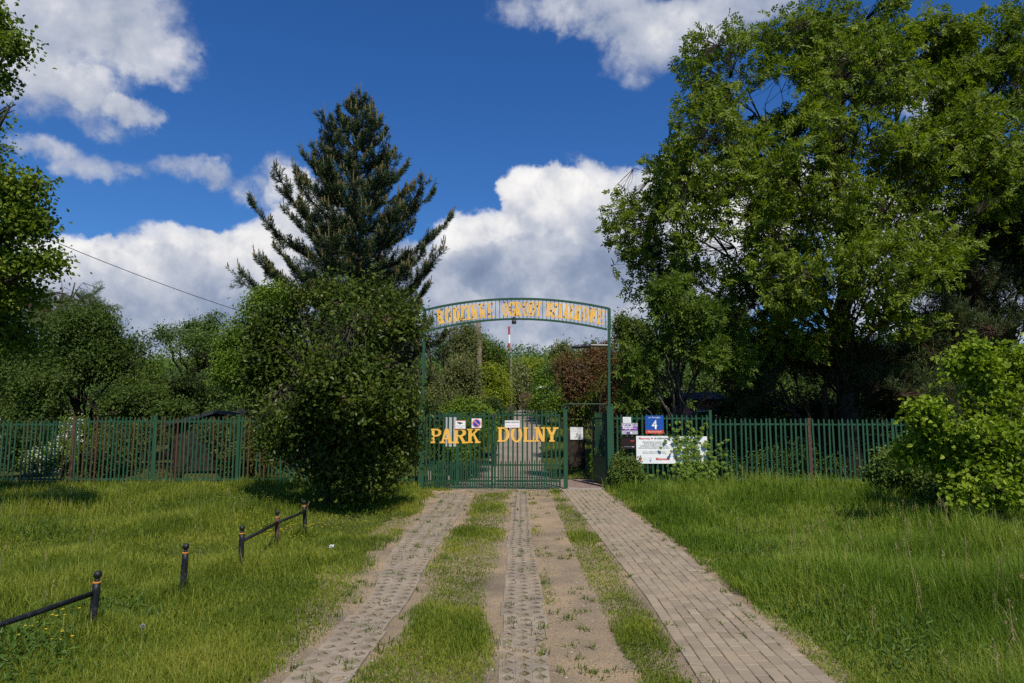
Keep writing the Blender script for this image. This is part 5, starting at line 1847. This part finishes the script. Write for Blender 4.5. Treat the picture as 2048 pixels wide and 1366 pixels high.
tree('bramble_bush', 'low tangled bramble with pale leaves at the foot of the hazel', 'bush',
     [(1800, 925, 42, 30, 14.5, .5), (1850, 950, 60, 26, 14, .6), (1770, 950, 40, 22, 14.6, .5), (1910, 970, 60, 24, 13.4, .5), (1830, 900, 40, 22, 15, .4)],
     (1835, 14.6), 900, 10, .075, 'bramble_leaf', 'simple', .015, .18, 'bark', .6, -.4, 1.6, seed=86, stems=9, aspect=.6)
tree('wayfaring_bush', 'dark bush under the letter box beside the right gate post', 'bush',
     [(1256, 940, 26, 24, 18.35, .26), (1238, 952, 15, 18, 18.3, .2), (1278, 950, 20, 18, 18.35, .22), (1236, 920, 9, 12, 18.4, .12)], (1258, 18.4), 620, 10, .065, 'bramble_leaf', 'simple', .015, .13, 'bark', .7, -.5, 2, seed=87, stems=5, aspect=.55)
tree('door_shrub', 'narrow green shrub growing against the open foot gate', 'shrub',
     [(1190, 915, 10, 20, 20.2, .2), (1192, 940, 10, 16, 20.1, .2)], (1191, 20.2), 160, 9, .06, 'fresh_green_leaf', 'simple', .01, .1, 'bark', .6, -.6, 2, seed=88, stems=3)


def hop_vine():
    rg = np.random.default_rng(91)
    Y = FY - .10
    b = P(1385, 960, Y)
    b[2] = 0
    v = thing('hop_vine', 'green hop vine climbing over the second white board', 'climbing plant', b)
    mb = MB()
    tips = [(1345, 868), (1362, 850), (1378, 845), (1395, 862), (1410, 850), (1425, 875), (1440, 905), (1350, 925), (1372, 905), (1400, 930), (1425, 930), (1335, 940), (1388, 888), (1412, 900), (1455, 930), (1450, 880)]
    pts = []
    for px, py in tips:
        e = P(px, py, Y - .03)
        s = b + (rg.normal(0, .25), 0, -.05)
        q = bez(s, np.array((s[0] * .6 + e[0] * .4 + rg.normal(0, .1), Y - .05, e[2] * .6)), e, 12)
        q[2:-1] += rg.normal(0, .015, (9, 3))
        mb.tube(q, .006, 4)
        pts.append(q[3:])
    mb.build('stem', M['stalk'], v)
    c = np.concatenate(pts)
    c = np.concatenate([np.repeat(c, 2, 0), P(1372, 880, Y) + rg.normal(0, 1, (60, 3)) * (.26, .03, .24), P(1385, 940, Y) + rg.normal(0, 1, (150, 3)) * (.42, .06, .12)])
    c = c + rg.normal(0, 1, c.shape) * (.07, .035, .07)
    c[:, 1] = np.minimum(c[:, 1], Y - .02 + .0 * c[:, 1])
    c = c[c[:, 2] > .04]
    n = len(c)
    nr = unit(np.array((.15, -1.0, .8)) + rg.normal(0, .35, (n, 3)))
    dn = unit(np.array((0, -.25, -1.0)) + rg.normal(0, .4, (n, 3)))
    mb = MB()
    sz = rg.uniform(.07, .12, n)
    # three to five lobed leaves: lobes fanned from one point
    vv, ff = [], []
    s = unit(np.cross(dn, nr))
    for a, k in ((-1.15, .75), (-.5, .9), (0, 1.0), (.5, .9), (1.15, .75)):
        d = dn * math.cos(a) + s * math.sin(a)
        leaves(mb, c + nr * .0015 * a, d, nr, sz * k, sz * .42, False, 0, .15)
    mb.build('leaf_mass', LEAF['hop_leaf'], v)


hop_vine()


# ------------------------------------------------------------------ the pine with the upswept shoots
def big_pine():
    rg = np.random.default_rng(101)
    Y = 25.0
    top = P(714, 198, Y)
    zb = float(hz(top[0], Y))
    b = np.array((top[0] + .05, Y, zb))
    root = thing('pine_tree', 'tall dark pine with upswept branch tips behind the lilac', 'tree', b)
    H = top[2] - zb
    tr = MB()
    tr.tube([b - (0, 0, .2), b + (0, 0, H * .5), top - (0, 0, .9), top - (0, 0, .15)], [.17, .12, .045, .02], 9)
    shoots = []     # p0, p1, needle length
    cand = []
    prof_z = np.array([0, .15, .30, .45, .60, .72, .83, .92, 1.0])
    prof_r = np.array([3.6, 3.65, 3.65, 3.6, 3.2, 2.5, 1.6, .82, .25])
    zz = .16
    whorl = 0
    while zz < .965:
        nb = rg.integers(6, 8) if zz < .8 else 5
        a0 = rg.uniform(0, 6.28)
        for k in range(nb):
            a = a0 + k * 6.283 / nb + rg.normal(0, .16)
            Lr = np.interp(zz, prof_z, prof_r) * rg.uniform(.74, 1.12)
            hor = np.array((math.cos(a), math.sin(a), 0))
            z0 = zb + H * (zz - .05 * (1 - zz)) + rg.normal(0, .08)
            p0 = np.array((b[0], b[1], z0))
            p1 = p0 + hor * Lr * .62 + (0, 0, Lr * rg.uniform(.02, .16))
            p2 = p0 + hor * Lr + (0, 0, Lr * rg.uniform(.42, .72) + .18)
            q = bez(p0, p1, p2, 11)
            tr.tube(q, np.linspace(.018 + .012 * Lr, .010, 11), 5)
            # needles along the outer branch
            for i in range(4, 10):
                shoots.append((q[i], q[i + 1], .13))
            cand.append((q[10], unit(q[10] - q[9] + (0, 0, .9)), rg.uniform(.25, .5)))
            ns = int(7 + Lr * 12)
            for s in range(ns):
                t = rg.uniform(.10, .97)
                i = int(t * 10)
                base = q[i] + (q[min(i + 1, 10)] - q[i]) * (t * 10 - i)
                ax = unit(q[min(i + 1, 10)] - q[max(i - 1, 0)])
                side = unit(np.cross(ax, (0, 0, 1.0))) * (1 if s % 2 else -1)
                d = unit(ax * .7 + side * rg.uniform(.45, .95) + (0, 0, rg.uniform(-.30, .45)))
                l = rg.uniform(.40, .95) * (1.15 - t * .70) * min(1, .5 + Lr * .25)
                m = base + d * l * .55
                e = m + unit(d + (0, 0, rg.uniform(.45, 1.1))) * l * .6
                tr.tube([base, m, e], [.012, .008, .006], 4, False)
                shoots += [(base + (m - base) * .35, m, .12), (m, e, .13)]
                if rg.uniform() < .6:
                    cand.append((e, unit(e - m + (0, 0, .6)), rg.uniform(.10, .22)))
                if rg.uniform() < .55:
                    d2 = unit(d + side * rg.uniform(-.9, .3) + (0, 0, .2))
                    e2 = m + d2 * l * .45 + (0, 0, l * .12)
                    shoots.append((m, e2, .12))
                    if rg.uniform() < .4:
                        cand.append((e2, unit(e2 - m + (0, 0, .7)), rg.uniform(.08, .18)))
        zz += rg.uniform(.048, .062) if zz < .75 else rg.uniform(.05, .065)
        whorl += 1
    # one long low limb to the left
    q = bez(np.array((b[0], b[1], zb + 4.0)), P(560, 600, Y), P(468, 560, Y), 10)
    tr.tube(q, np.linspace(.05, .012, 10), 5)
    for i in range(4, 9):
        shoots.append((q[i], q[i + 1], .13))
        e = q[i] + (rg.normal(0, .25), rg.normal(0, .2), .35)
        shoots.append((q[i], e, .12))
    for px, py in ((455, 533), (478, 552), (462, 575)):
        e = P(px, py, Y)
        shoots.append((q[8], e, .13))
        cand.append((e, unit(np.array((0, 0, 1.0))), .15))
    # leader
    for dx, dz, l in ((0, 0, .55), (-.10, -.1, .4), (.09, -.06, .45), (.16, -.15, .35), (-.2, -.2, .3)):
        p = top + (dx, rg.normal(0, .05), -.55 + dz * .5)
        e = p + (dx * .6, 0, l)
        shoots.append((p, e, .10))
        cand.append((e, np.array((0, 0, 1.0)), .28))
    tr.build('trunk', M['bark_pine'], root, True)
    p0 = np.array([s[0] for s in shoots])
    p1 = np.array([s[1] for s in shoots])
    nl = np.array([s[2] for s in shoots])
    cnt = np.maximum(12, (np.linalg.norm(p1 - p0, axis=1) * 120).astype(int))
    i = np.repeat(np.arange(len(p0)), cnt)
    n = len(i)
    t = rg.uniform(0, 1, (n, 1))
    ax = unit(p1 - p0)[i]
    rd = unit(np.cross(ax, rdir(rg, n)))
    d = unit(ax * .62 + rd * .8)
    mb = MB()
    leaves(mb, p0[i] + (p1 - p0)[i] * t, d, rdir(rg, n), nl[i] * rg.uniform(.9, 1.4, n), .020, False, 0, 0)
    mb.build('needle_mass', LEAF['pine_needle'], root)
    mb = MB()
    for e, d, l in cand:
        mb.tube([e, e + d * l * .6, e + unit(d + (0, 0, .35)) * l], [.018, .018, .008], 4)
    c0 = np.array([c[0] for c in cand])
    cd = np.array([c[1] for c in cand])
    cl = np.array([c[2] for c in cand])
    i = np.repeat(np.arange(len(c0)), 16)
    n = len(i)
    rd = unit(np.cross(cd[i], rdir(rg, n)))
    leaves(mb, c0[i] + cd[i] * cl[i][:, None] * rg.uniform(0, .9, (n, 1)), unit(cd[i] * .9 + rd * .5), rdir(rg, n), .06, .014, False, 0, 0)
    mb.build('young_shoot_mass', LEAF['pine_candle'], root)


big_pine()


# ------------------------------------------------------------------ trees filling the gardens behind
def garden_trees():
    protos = []
    specs = [('fresh_green_leaf', 201), ('dull_green_leaf', 202), ('dark_green_leaf', 203), ('blue_green_leaf', 204)]
    rg = np.random.default_rng(200)
    for m, sd in specs:
        r2 = np.random.default_rng(sd)
        W = []
        for k in range(9):
            a = r2.uniform(0, 6.28)
            rr = r2.uniform(0, 1.5)
            W.append((np.array((math.cos(a) * rr, math.sin(a) * rr, r2.uniform(1.4, 4.8))), np.array((1.1, 1.1, .95)) * r2.uniform(.75, 1.25)))
        protos.append((m, W, sd))
    lab = 'leafy garden tree in the row farther behind the fence'
    spots = []
    # (photo column, depth, height of the top row)
    for px, Y, s in [(-150, 33, 1.0), (0, 36, 1.0), (90, 42, .9), (200, 34, .75), (300, 38, .8), (430, 34, .9), (350, 27.5, .62), (470, 27, .65), (270, 27.5, .62), (90, 28.5, .75), (-60, 29, .8), (560, 36, .9), (650, 42, .9), (740, 35, .9), (820, 40, .95), (880, 45, .95), (925, 38, .8),
                     (960, 46, .8), (990, 52, .7), (1120, 44, .75), (1160, 34, .8), (1210, 40, .85), (1280, 36, .9), (1360, 34, 1.0), (1440, 38, 1.0), (1530, 34, 1.0), (1620, 38, 1.0), (1710, 42, .9), (1810, 34, 1.0), (1900, 38, 1.1), (2010, 34, 1.1), (2120, 38, 1.1),
                     (1000, 95, 1.3), (1030, 110, 1.3), (1060, 100, 1.2), (1090, 90, 1.2), (1120, 110, 1.4), (1010, 66, .8), (1085, 62, .75), (1115, 66, .9), (960, 80, 1.2), (1150, 85, 1.3)]:
        spots.append((px, Y, s))
    done = {}
    for i, (px, Y, s) in enumerate(spots):
        k = i % 4
        x = P(px, 800, Y)[0]
        z = float(hz(x, Y))
        if k not in done:
            m, W, sd = protos[k]
            o = tree('garden_tree', lab, 'tree', None, (0.0, 0.0, 0.0), 1500, 9, .15, m, 'simple', .13, .42, 'bark', .7, -.45, 1.0, seed=sd, world=W, six=False, group='garden trees in the rows behind')
            done[k] = o
        else:
            src = done[k]
            o = src.copy()
            COL.objects.link(o)
            for ch in src.children:
                c = ch.copy()
                COL.objects.link(c)
                c.parent = o
        o.location = (x, Y, z)
        o.rotation_euler = (0, 0, rg.uniform(0, 6.28))
        q = s * rg.uniform(.92, 1.08)
        o.scale = (q, q, q)


garden_trees()


def far_wood():
    """the wooded rise on the horizon, too far to count its trees"""
    rg = np.random.default_rng(300)
    mb = MB()
    n = 1500
    y = rg.uniform(205, 430, n)
    x = rg.uniform(-1, 1, n) * y * .85
    mid = rg.uniform(size=n) < .35
    x[mid] = rg.uniform(-.04, .12, mid.sum()) * y[mid]
    h = rg.uniform(9, 15, n) * np.where(rg.uniform(size=n) < .08, 1.35, 1)
    per = 240
    i = np.repeat(np.arange(n), per)
    u = rdir(rg, n * per) * rg.uniform(.6, 1.0, (n * per, 1))
    c = np.stack([x[i], y[i], hz(x, y)[i] + h[i] * .6], -1) + u * np.stack([h[i] * .33, h[i] * .33, h[i] * .42], -1)
    leaves(mb, c, rdir(rg, len(i)), unit(rdir(rg, len(i)) + (0, -.4, .7)), rg.uniform(.7, 1.25, len(i)), rg.uniform(.5, .85, len(i)), False, 0, .2)
    tag(mb.build('far_woodland', LEAF['blue_green_leaf']), 'far wooded rise on the horizon', 'woodland', kind='stuff')


far_wood()


# ------------------------------------------------------------------ grass
lm('grass_blade', (0.108, 0.146, 0.018), (0.152, 0.205, 0.022), (0.206, 0.254, 0.027), (0.293, 0.294, 0.048), transl=.42, rough=.5, clump=1.3, clump_scale=.7)
lm('meadow_blade', (0.098, 0.157, 0.016), (0.139, 0.211, 0.021), (0.176, 0.258, 0.027), (0.277, 0.313, 0.054), transl=.42, rough=.45, clump=1.3, clump_scale=.6)
lm('dry_seed_head', (0.264, 0.204, 0.099), (0.336, 0.264, 0.132), (0.240, 0.216, 0.088), transl=.3)
lm('weed_leaf', (.075, .13, .024), (.10, .165, .03), (.125, .195, .036), transl=.35, clump=.4)
lm('yellow_petal', (0.600, 0.450, 0.020), (0.700, 0.550, 0.030), transl=.3)
lm('track_weed', (0.076, 0.120, 0.015), (0.119, 0.165, 0.020), (0.170, 0.195, 0.033), transl=.4)


def worn(x):
    return 17.35 + .15 * np.sin(x * .5)


def mask(x, y):
    """how much of the ground is grown over, 0..1"""
    p = np.stack([x, y], -1)
    nz = wob(p, 2.2) * .5 + wob(p + 40, 6.0) * .35
    fine = wob(p + 11, 4.0)
    l0, l1, r0, r1, s1, b0, b1 = eL0(y), eL1(y), eR0(y), eR1(y), eS1(y), eB0(y), eB1(y)
    g = np.ones_like(x)
    # left lawn fades to sand at the strip
    sand_l = .03 + .15 * np.clip(wob(np.stack([y * 0, y], -1) + 5, 1.6) + .35, 0, 1.2)
    g = np.where(x > l0 - .6, sstep(-.05, .30, (l0 - sand_l - x) + nz * .12), g)
    g = np.where((x > l0) & (x < l1), .02, g)
    mid = sstep(-.02, .22, np.minimum(x - l1 - .06, r0 - .05 - x) + nz * .13) * sstep(-1.7, -.6, fine + (np.clip(y, 4, 12) - 4) * .10)
    g = np.where((x >= l1) & (x < r0), mid, g)
    g = np.where((x >= r0) & (x < r1), .012, g)
    seam = np.exp(-((x - r1 - .06) / .07) ** 2) * sstep(.1, .6, fine + .1) * .5
    sandy = sstep(.62, .95, nz + .30 * np.sin(y * 2.3)) * .35 + seam
    g = np.where((x >= r1) & (x < s1), sandy, g)
    verge = sstep(-.04, .16, np.minimum(x - s1 + .04, b0 - .02 - x) + nz * .08)
    g = np.where((x >= s1) & (x < b0), verge, g)
    g = np.where((x >= b0) & (x < b1), 0, g)
    g = np.where(x >= b1, sstep(-.04, .14, x - b1 - .03 + nz * .08), g)
    # trodden earth in front of the gate
    cross = (y > 16.9) & (y < 18.4) & (x > -2.4 + (18.4 - y) * .4) & (x < 1.1)
    tuft = ((np.abs(y - 18.15 - .1 * nz) < .22) & (((x > -2.2) & (x < -1.55)) | ((x > -.95) & (x < .15)))) | ((x > .98) & (y > 17))
    g = np.where(cross, np.where(tuft, .9, np.where((y < 17.5 + nz * .3) & (x > l1 + .1) & (x < r0 - .05), .8, .04)), g)
    # bare path across the left lawn
    bare = np.exp(-((y - worn(x)) / .24) ** 2) * sstep(-4.6, -6.0, x) * .9
    g = g * (1 - bare)
    # inside the gate
    ins = y > 18.4
    roadm = sstep(-.05, .3, np.maximum(rL(y) - x, x - rR(y)) + nz * .1)
    wick = (x > 1.2) & (x < 2.6) & (y < 21.3)
    g = np.where(ins, np.where(wick, 0, roadm), g)
    return np.clip(g, 0, 1)


def height(x, y):
    p = np.stack([x, y], -1)
    n = wob(p + 7, .9)
    n2 = wob(p + 3, 2.6)
    left = .105 + .04 * n + .035 * n2 + .07 * sstep(-3.0, -5.0, x)
    right = .09 + .19 * sstep(.0, 1.0, x - eB1(y)) + .05 * n + .045 * n2 + .06 * sstep(3.0, 5.5, x)
    midv = .06 + .022 * n2
    h = np.where(x < eL0(y), np.where(x > eL0(y) - .9, .065 + (left - .065) * sstep(0, .9, eL0(y) - x), left), np.where(x > eB1(y), right, midv))
    n3 = wob(p + 21, 1.5)
    h = h * (1 + .52 * np.clip(n3, -1, 1.3))
    wp = np.exp(-((y - worn(x)) / .45) ** 2) * (x < -4.5)
    h = h * (1 - .55 * wp)
    h = np.where(y > 18.4, .10, h)
    # unmown fringe along the fence
    h = h + .14 * np.exp(-((y - 18.6) / .55) ** 2) * ((x < -2.4) | (x > 2.8))
    # long grass round the bollards
    for p_, _ in BOL:
        h = h + .15 * np.exp(-((x - p_[0]) ** 2 + (y - p_[1]) ** 2) / .09)
    return np.clip(h, .035, .5)


def blades(mb, x, y, h, w, rg, bend=.45):
    n = len(x)
    base = np.stack([x, y, hz(x, y) - .005], -1)
    a = rg.uniform(0, 6.283, n)
    out = np.stack([np.cos(a), np.sin(a), np.zeros(n)], -1)
    side = np.stack([-np.sin(a + rg.normal(0, .6, n)), np.cos(a), np.zeros(n)], -1)
    b = (np.abs(rg.normal(0, bend, n)) * h)[:, None]
    h = h[:, None]
    w = np.broadcast_to(w, (n,))[:, None]
    m = base + out * b * .35 + (0, 0, 1) * h * .58
    t = base + out * b * 1.15 + np.array((0, 0, 1.0)) * h * (1 - .25 * np.minimum(1, b / h))
    v = np.stack([base - side * w * .5, base + side * w * .5, m + side * w * .42, m - side * w * .42, t], 1).reshape(-1, 3)
    k = np.arange(n)[:, None] * 5
    o = mb.n
    mb.add(v, k + np.array([[0, 1, 2, 3]]))
    mb.f.append(k + np.array([[3, 2, 4]]) + o)


def scatter(rg, n, y0, y1, power, x0=None, x1=None):
    """points on the ground in the cone ahead, thinning with distance"""
    u = rg.uniform(size=n)
    e = 1 - power
    y = (y0 ** e + u * (y1 ** e - y0 ** e)) ** (1 / e)
    half = .80 * y + 2.6
    lo = -half if x0 is None else np.maximum(-half, x0)
    hi = half if x1 is None else np.minimum(half, x1)
    return lo + rg.uniform(size=n) * (hi - lo), y


def grass():
    rg = np.random.default_rng(400)
    for side, mat, nm in ((0, 'grass_blade', 'lawn_grass'), (1, 'meadow_blade', 'meadow_grass')):
        mb = MB()
        tx, ty = scatter(rg, 122000 if side == 0 else 95000, 3.2, 19.0, 1.35)
        sel = tx > eB1(ty) if side else tx <= eB1(ty)
        tx, ty = tx[sel], ty[sel]
        k = 9
        x = np.repeat(tx, k)
        y = np.repeat(ty, k)
        r = .035 + .006 * y
        x = x + rg.normal(0, 1, len(x)) * r
        y = y + rg.normal(0, 1, len(y)) * r
        keep = (rg.uniform(size=len(x)) < mask(x, y)) & (y > 3)
        x, y = x[keep], y[keep]
        tf = np.repeat(rg.uniform(.65, 1.3, len(tx)), k)[keep]
        h = height(x, y) * tf * rg.uniform(.6, 1.25, len(x))
        blades(mb, x, y, h, .0030 + .00062 * y, rg)
        tag(mb.build(nm, LEAF[mat]), ['short mown lawn grass left of and between the tracks', 'tall unmown meadow grass right of the brick path'][side], 'grass', kind='stuff')
    # inside the gate
    mb = MB()
    n = 26000
    y = rg.uniform(18.4, 60, n)
    x = rg.uniform(-6, 7, n)
    keep = rg.uniform(size=n) < mask(x, y)
    x, y = x[keep], y[keep]
    blades(mb, x, y, .09 * rg.uniform(.6, 1.4, len(x)) + .001 * y, .012 + .0006 * y, rg)
    tag(mb.build('verge_grass', LEAF['grass_blade']), 'grass verges of the garden road behind the gate', 'grass', kind='stuff')
    # sparse weeds in the paver holes, joints and sand
    mb = MB()
    n = 900
    x, y = scatter(rg, n, 3.6, 18, .99, -2.8, 3.2)
    inl = (x > eL0(y) - .3) & (x < eL1(y) + .1) | (x > eR0(y)) & (x < eS1(y))
    edge_b = (np.abs(x - eB0(y)) < .10) | (np.abs(x - eB1(y)) < .09)
    keep = inl & (rg.uniform(size=n) < .75) | edge_b
    x, y = x[keep], y[keep]
    k = 12
    xx = np.repeat(x, k) + rg.normal(0, .028, len(x) * k)
    yy = np.repeat(y, k) + rg.normal(0, .028, len(x) * k)
    blades(mb, xx, yy, np.repeat(rg.uniform(.03, .075, len(x)), k) * rg.uniform(.5, 1.2, len(xx)) + .012, .006 + .0005 * yy, rg, .9)
    tag(mb.build('track_weeds', LEAF['track_weed']), 'small tufts growing in the pavers and the sand', 'weeds', kind='stuff')
    # moss and cress along the path joints
    mb = MB()
    n = 420
    y = rg.uniform(4, 18, n)
    c = rg.integers(1, 9, n)
    x = eB0(y) + (eB1(y) - eB0(y)) * c / 9
    keep = wob(np.stack([x, y], -1), 1.9) > .35
    x, y = x[keep], y[keep]
    xx = np.repeat(x, 10) + rg.normal(0, .006, len(x) * 10)
    yy = np.repeat(y, 10) + rg.normal(0, .03, len(x) * 10)
    blades(mb, xx, yy, rg.uniform(.03, .05, len(xx)), .006, rg, .8)
    tag(mb.build('joint_moss', LEAF['track_weed']), 'moss and tiny weeds in the joints of the brick path', 'weeds', kind='stuff')
    # seed heads standing above the meadow
    mb = MB()
    x, y = scatter(rg, 900, 4.0, 18.6, .8)
    keep = (x > eB1(y) + .6) & (wob(np.stack([x, y], -1), .7) > .1) | (x < -3.6) & (rg.uniform(size=len(x)) < .35)
    x, y = x[keep], y[keep]
    n = len(x)
    base = np.stack([x, y, hz(x, y)], -1)
    h = height(x, y) + rg.uniform(.10, .30, n)
    lean = np.stack([rg.normal(0, .12, n), rg.normal(0, .12, n), np.ones(n)], -1)
    tip = base + lean * h[:, None]
    twigs(mb, base, tip, .0022 + y * .0001, .0015 + y * .0001, .04, rg)
    k = 14
    c = np.repeat(tip, k, 0) - np.repeat(lean, k, 0) * rg.uniform(0, .10, (n * k, 1)) + rg.normal(0, .012, (n * k, 3))
    leaves(mb, c, unit(np.repeat(lean, k, 0) + rdir(rg, n * k) * .7), rdir(rg, n * k), .022, .007 + .0002 * np.repeat(y, k), False, 0, 0)
    tag(mb.build('seed_heads', LEAF['dry_seed_head']), 'straw coloured grass seed heads above the meadow', 'grass', kind='stuff')
    # broad leaved weeds in darker clumps
    mb = MB()
    cl = [(G(1400, 1030), .55), (G(1440, 1010), .5), (G(1640, 1180), .45), (G(1700, 1230), .4), (G(1850, 1290), .4), (G(1900, 1350), .35), (G(1780, 1040), .7), (G(1900, 1050), .7), (G(1980, 1090), .6), (G(560, 1000), .7), (G(450, 1015), .7), (G(300, 1020), .7),
          (G(30, 1340), .4), (G(90, 1290), .35), (G(215, 1240), .28), (G(60, 1080), .5), (G(1560, 1120), .4)]
    for c, r in cl:
        r = r * 1.5
        m = int(420 * (r / .5) ** 1.3)
        x = c[0] + rg.normal(0, r * .6, m)
        y = c[1] + rg.normal(0, r * .45, m)
        keep = (x > eB1(y) + .15) | (x < eL0(y) - .4)
        x, y = x[keep], y[keep]
        m = len(x)
        z = hz(x, y) + np.abs(rg.normal(0, .09, m)) * np.exp(-((x - c[0]) ** 2 + (y - c[1]) ** 2) / (r * r * 1.2)) + .03
        leaves(mb, np.stack([x, y, z], -1), unit(rdir(rg, m) + (0, 0, .5)), unit(rdir(rg, m) + (0, 0, 1.0)), rg.uniform(.04, .10, m), rg.uniform(.010, .026, m), True)
    tag(mb.build('meadow_weeds', LEAF['weed_leaf']), 'darker broad leaved weeds in clumps in the grass', 'weeds', kind='stuff')
    # small yellow flowers
    mb = MB()
    fl = []
    for c, r, m in ((G(600, 1060), .8, 60), (G(555, 1080), .5, 40), (G(120, 1275), .3, 12), (G(130, 1310), .25, 8), (G(500, 1040), 1.0, 30), (G(430, 1000), 1.2, 26)):
        fl.append(c + rg.normal(0, 1, (m, 3)) * (r * .6, r * .6, 0))
    fl = np.concatenate(fl)
    fl[:, 2] = hz(fl[:, 0], fl[:, 1]) + height(fl[:, 0], fl[:, 1]) * rg.uniform(.8, 1.3, len(fl)) + .04
    k = 6
    c = np.repeat(fl, k, 0)
    a = np.tile(np.arange(k) * 6.283 / k, len(fl))
    d = np.stack([np.cos(a), np.sin(a) * .9, np.full(len(a), .35)], -1)
    leaves(mb, c, unit(d), np.tile([[0, -.3, 1.0]], (len(c), 1)), .016, .011, False, 0, 0)
    tag(mb.build('wildflowers', LEAF['yellow_petal']), 'tiny yellow wildflowers in the lawn', 'flowers', kind='stuff')


grass()


def gravel():
    rg = np.random.default_rng(500)
    x, y = scatter(rg, 5200, 3.6, 18.4, 1.1, -3.2, 1.6)
    d = (x > eL0(y) - .35) & (x < eL1(y) + .2) | (x > eR0(y) - .15) & (x < eS1(y) + .05) | (y > 17)
    x, y = x[d], y[d]
    n = len(x)
    r = np.abs(rg.normal(.004, .004, n)) + .0025
    r = r[:, None, None]
    u = np.array([[1, 0, 0], [0, 1, 0], [-1, 0, 0], [0, -1, 0], [0, 0, .7], [0, 0, -.7]], float)[None] * rg.uniform(.6, 1.3, (n, 6, 1))
    inp = (x > eL0(y)) & (x < eL1(y)) | (x > eR0(y)) & (x < eR1(y))
    c = np.stack([x, y, hz(x, y) + np.where(inp, .022, .009)], -1)[:, None]
    k = np.arange(n)[:, None] * 6
    f = np.concatenate([k + np.array([t]) for t in ([0, 1, 4], [1, 2, 4], [2, 3, 4], [3, 0, 4], [1, 0, 5], [2, 1, 5], [3, 2, 5], [0, 3, 5])])
    mb = MB().add((c + u * r).reshape(-1, 3), f)
    m, t, out = new_mat('small_stones')
    geo = t.node('ShaderNodeNewGeometry')
    principled(t, out, t.ramp(geo.outputs['Random Per Island'], [(0, (.10, .085, .07, 1)), (.5, (.24, .20, .16, 1)), (1, (.42, .37, .30, 1))]), .9, 0, .2)
    tag(mb.build('gravel', m), 'small stones scattered on the sandy track', 'gravel', kind='stuff')


gravel()
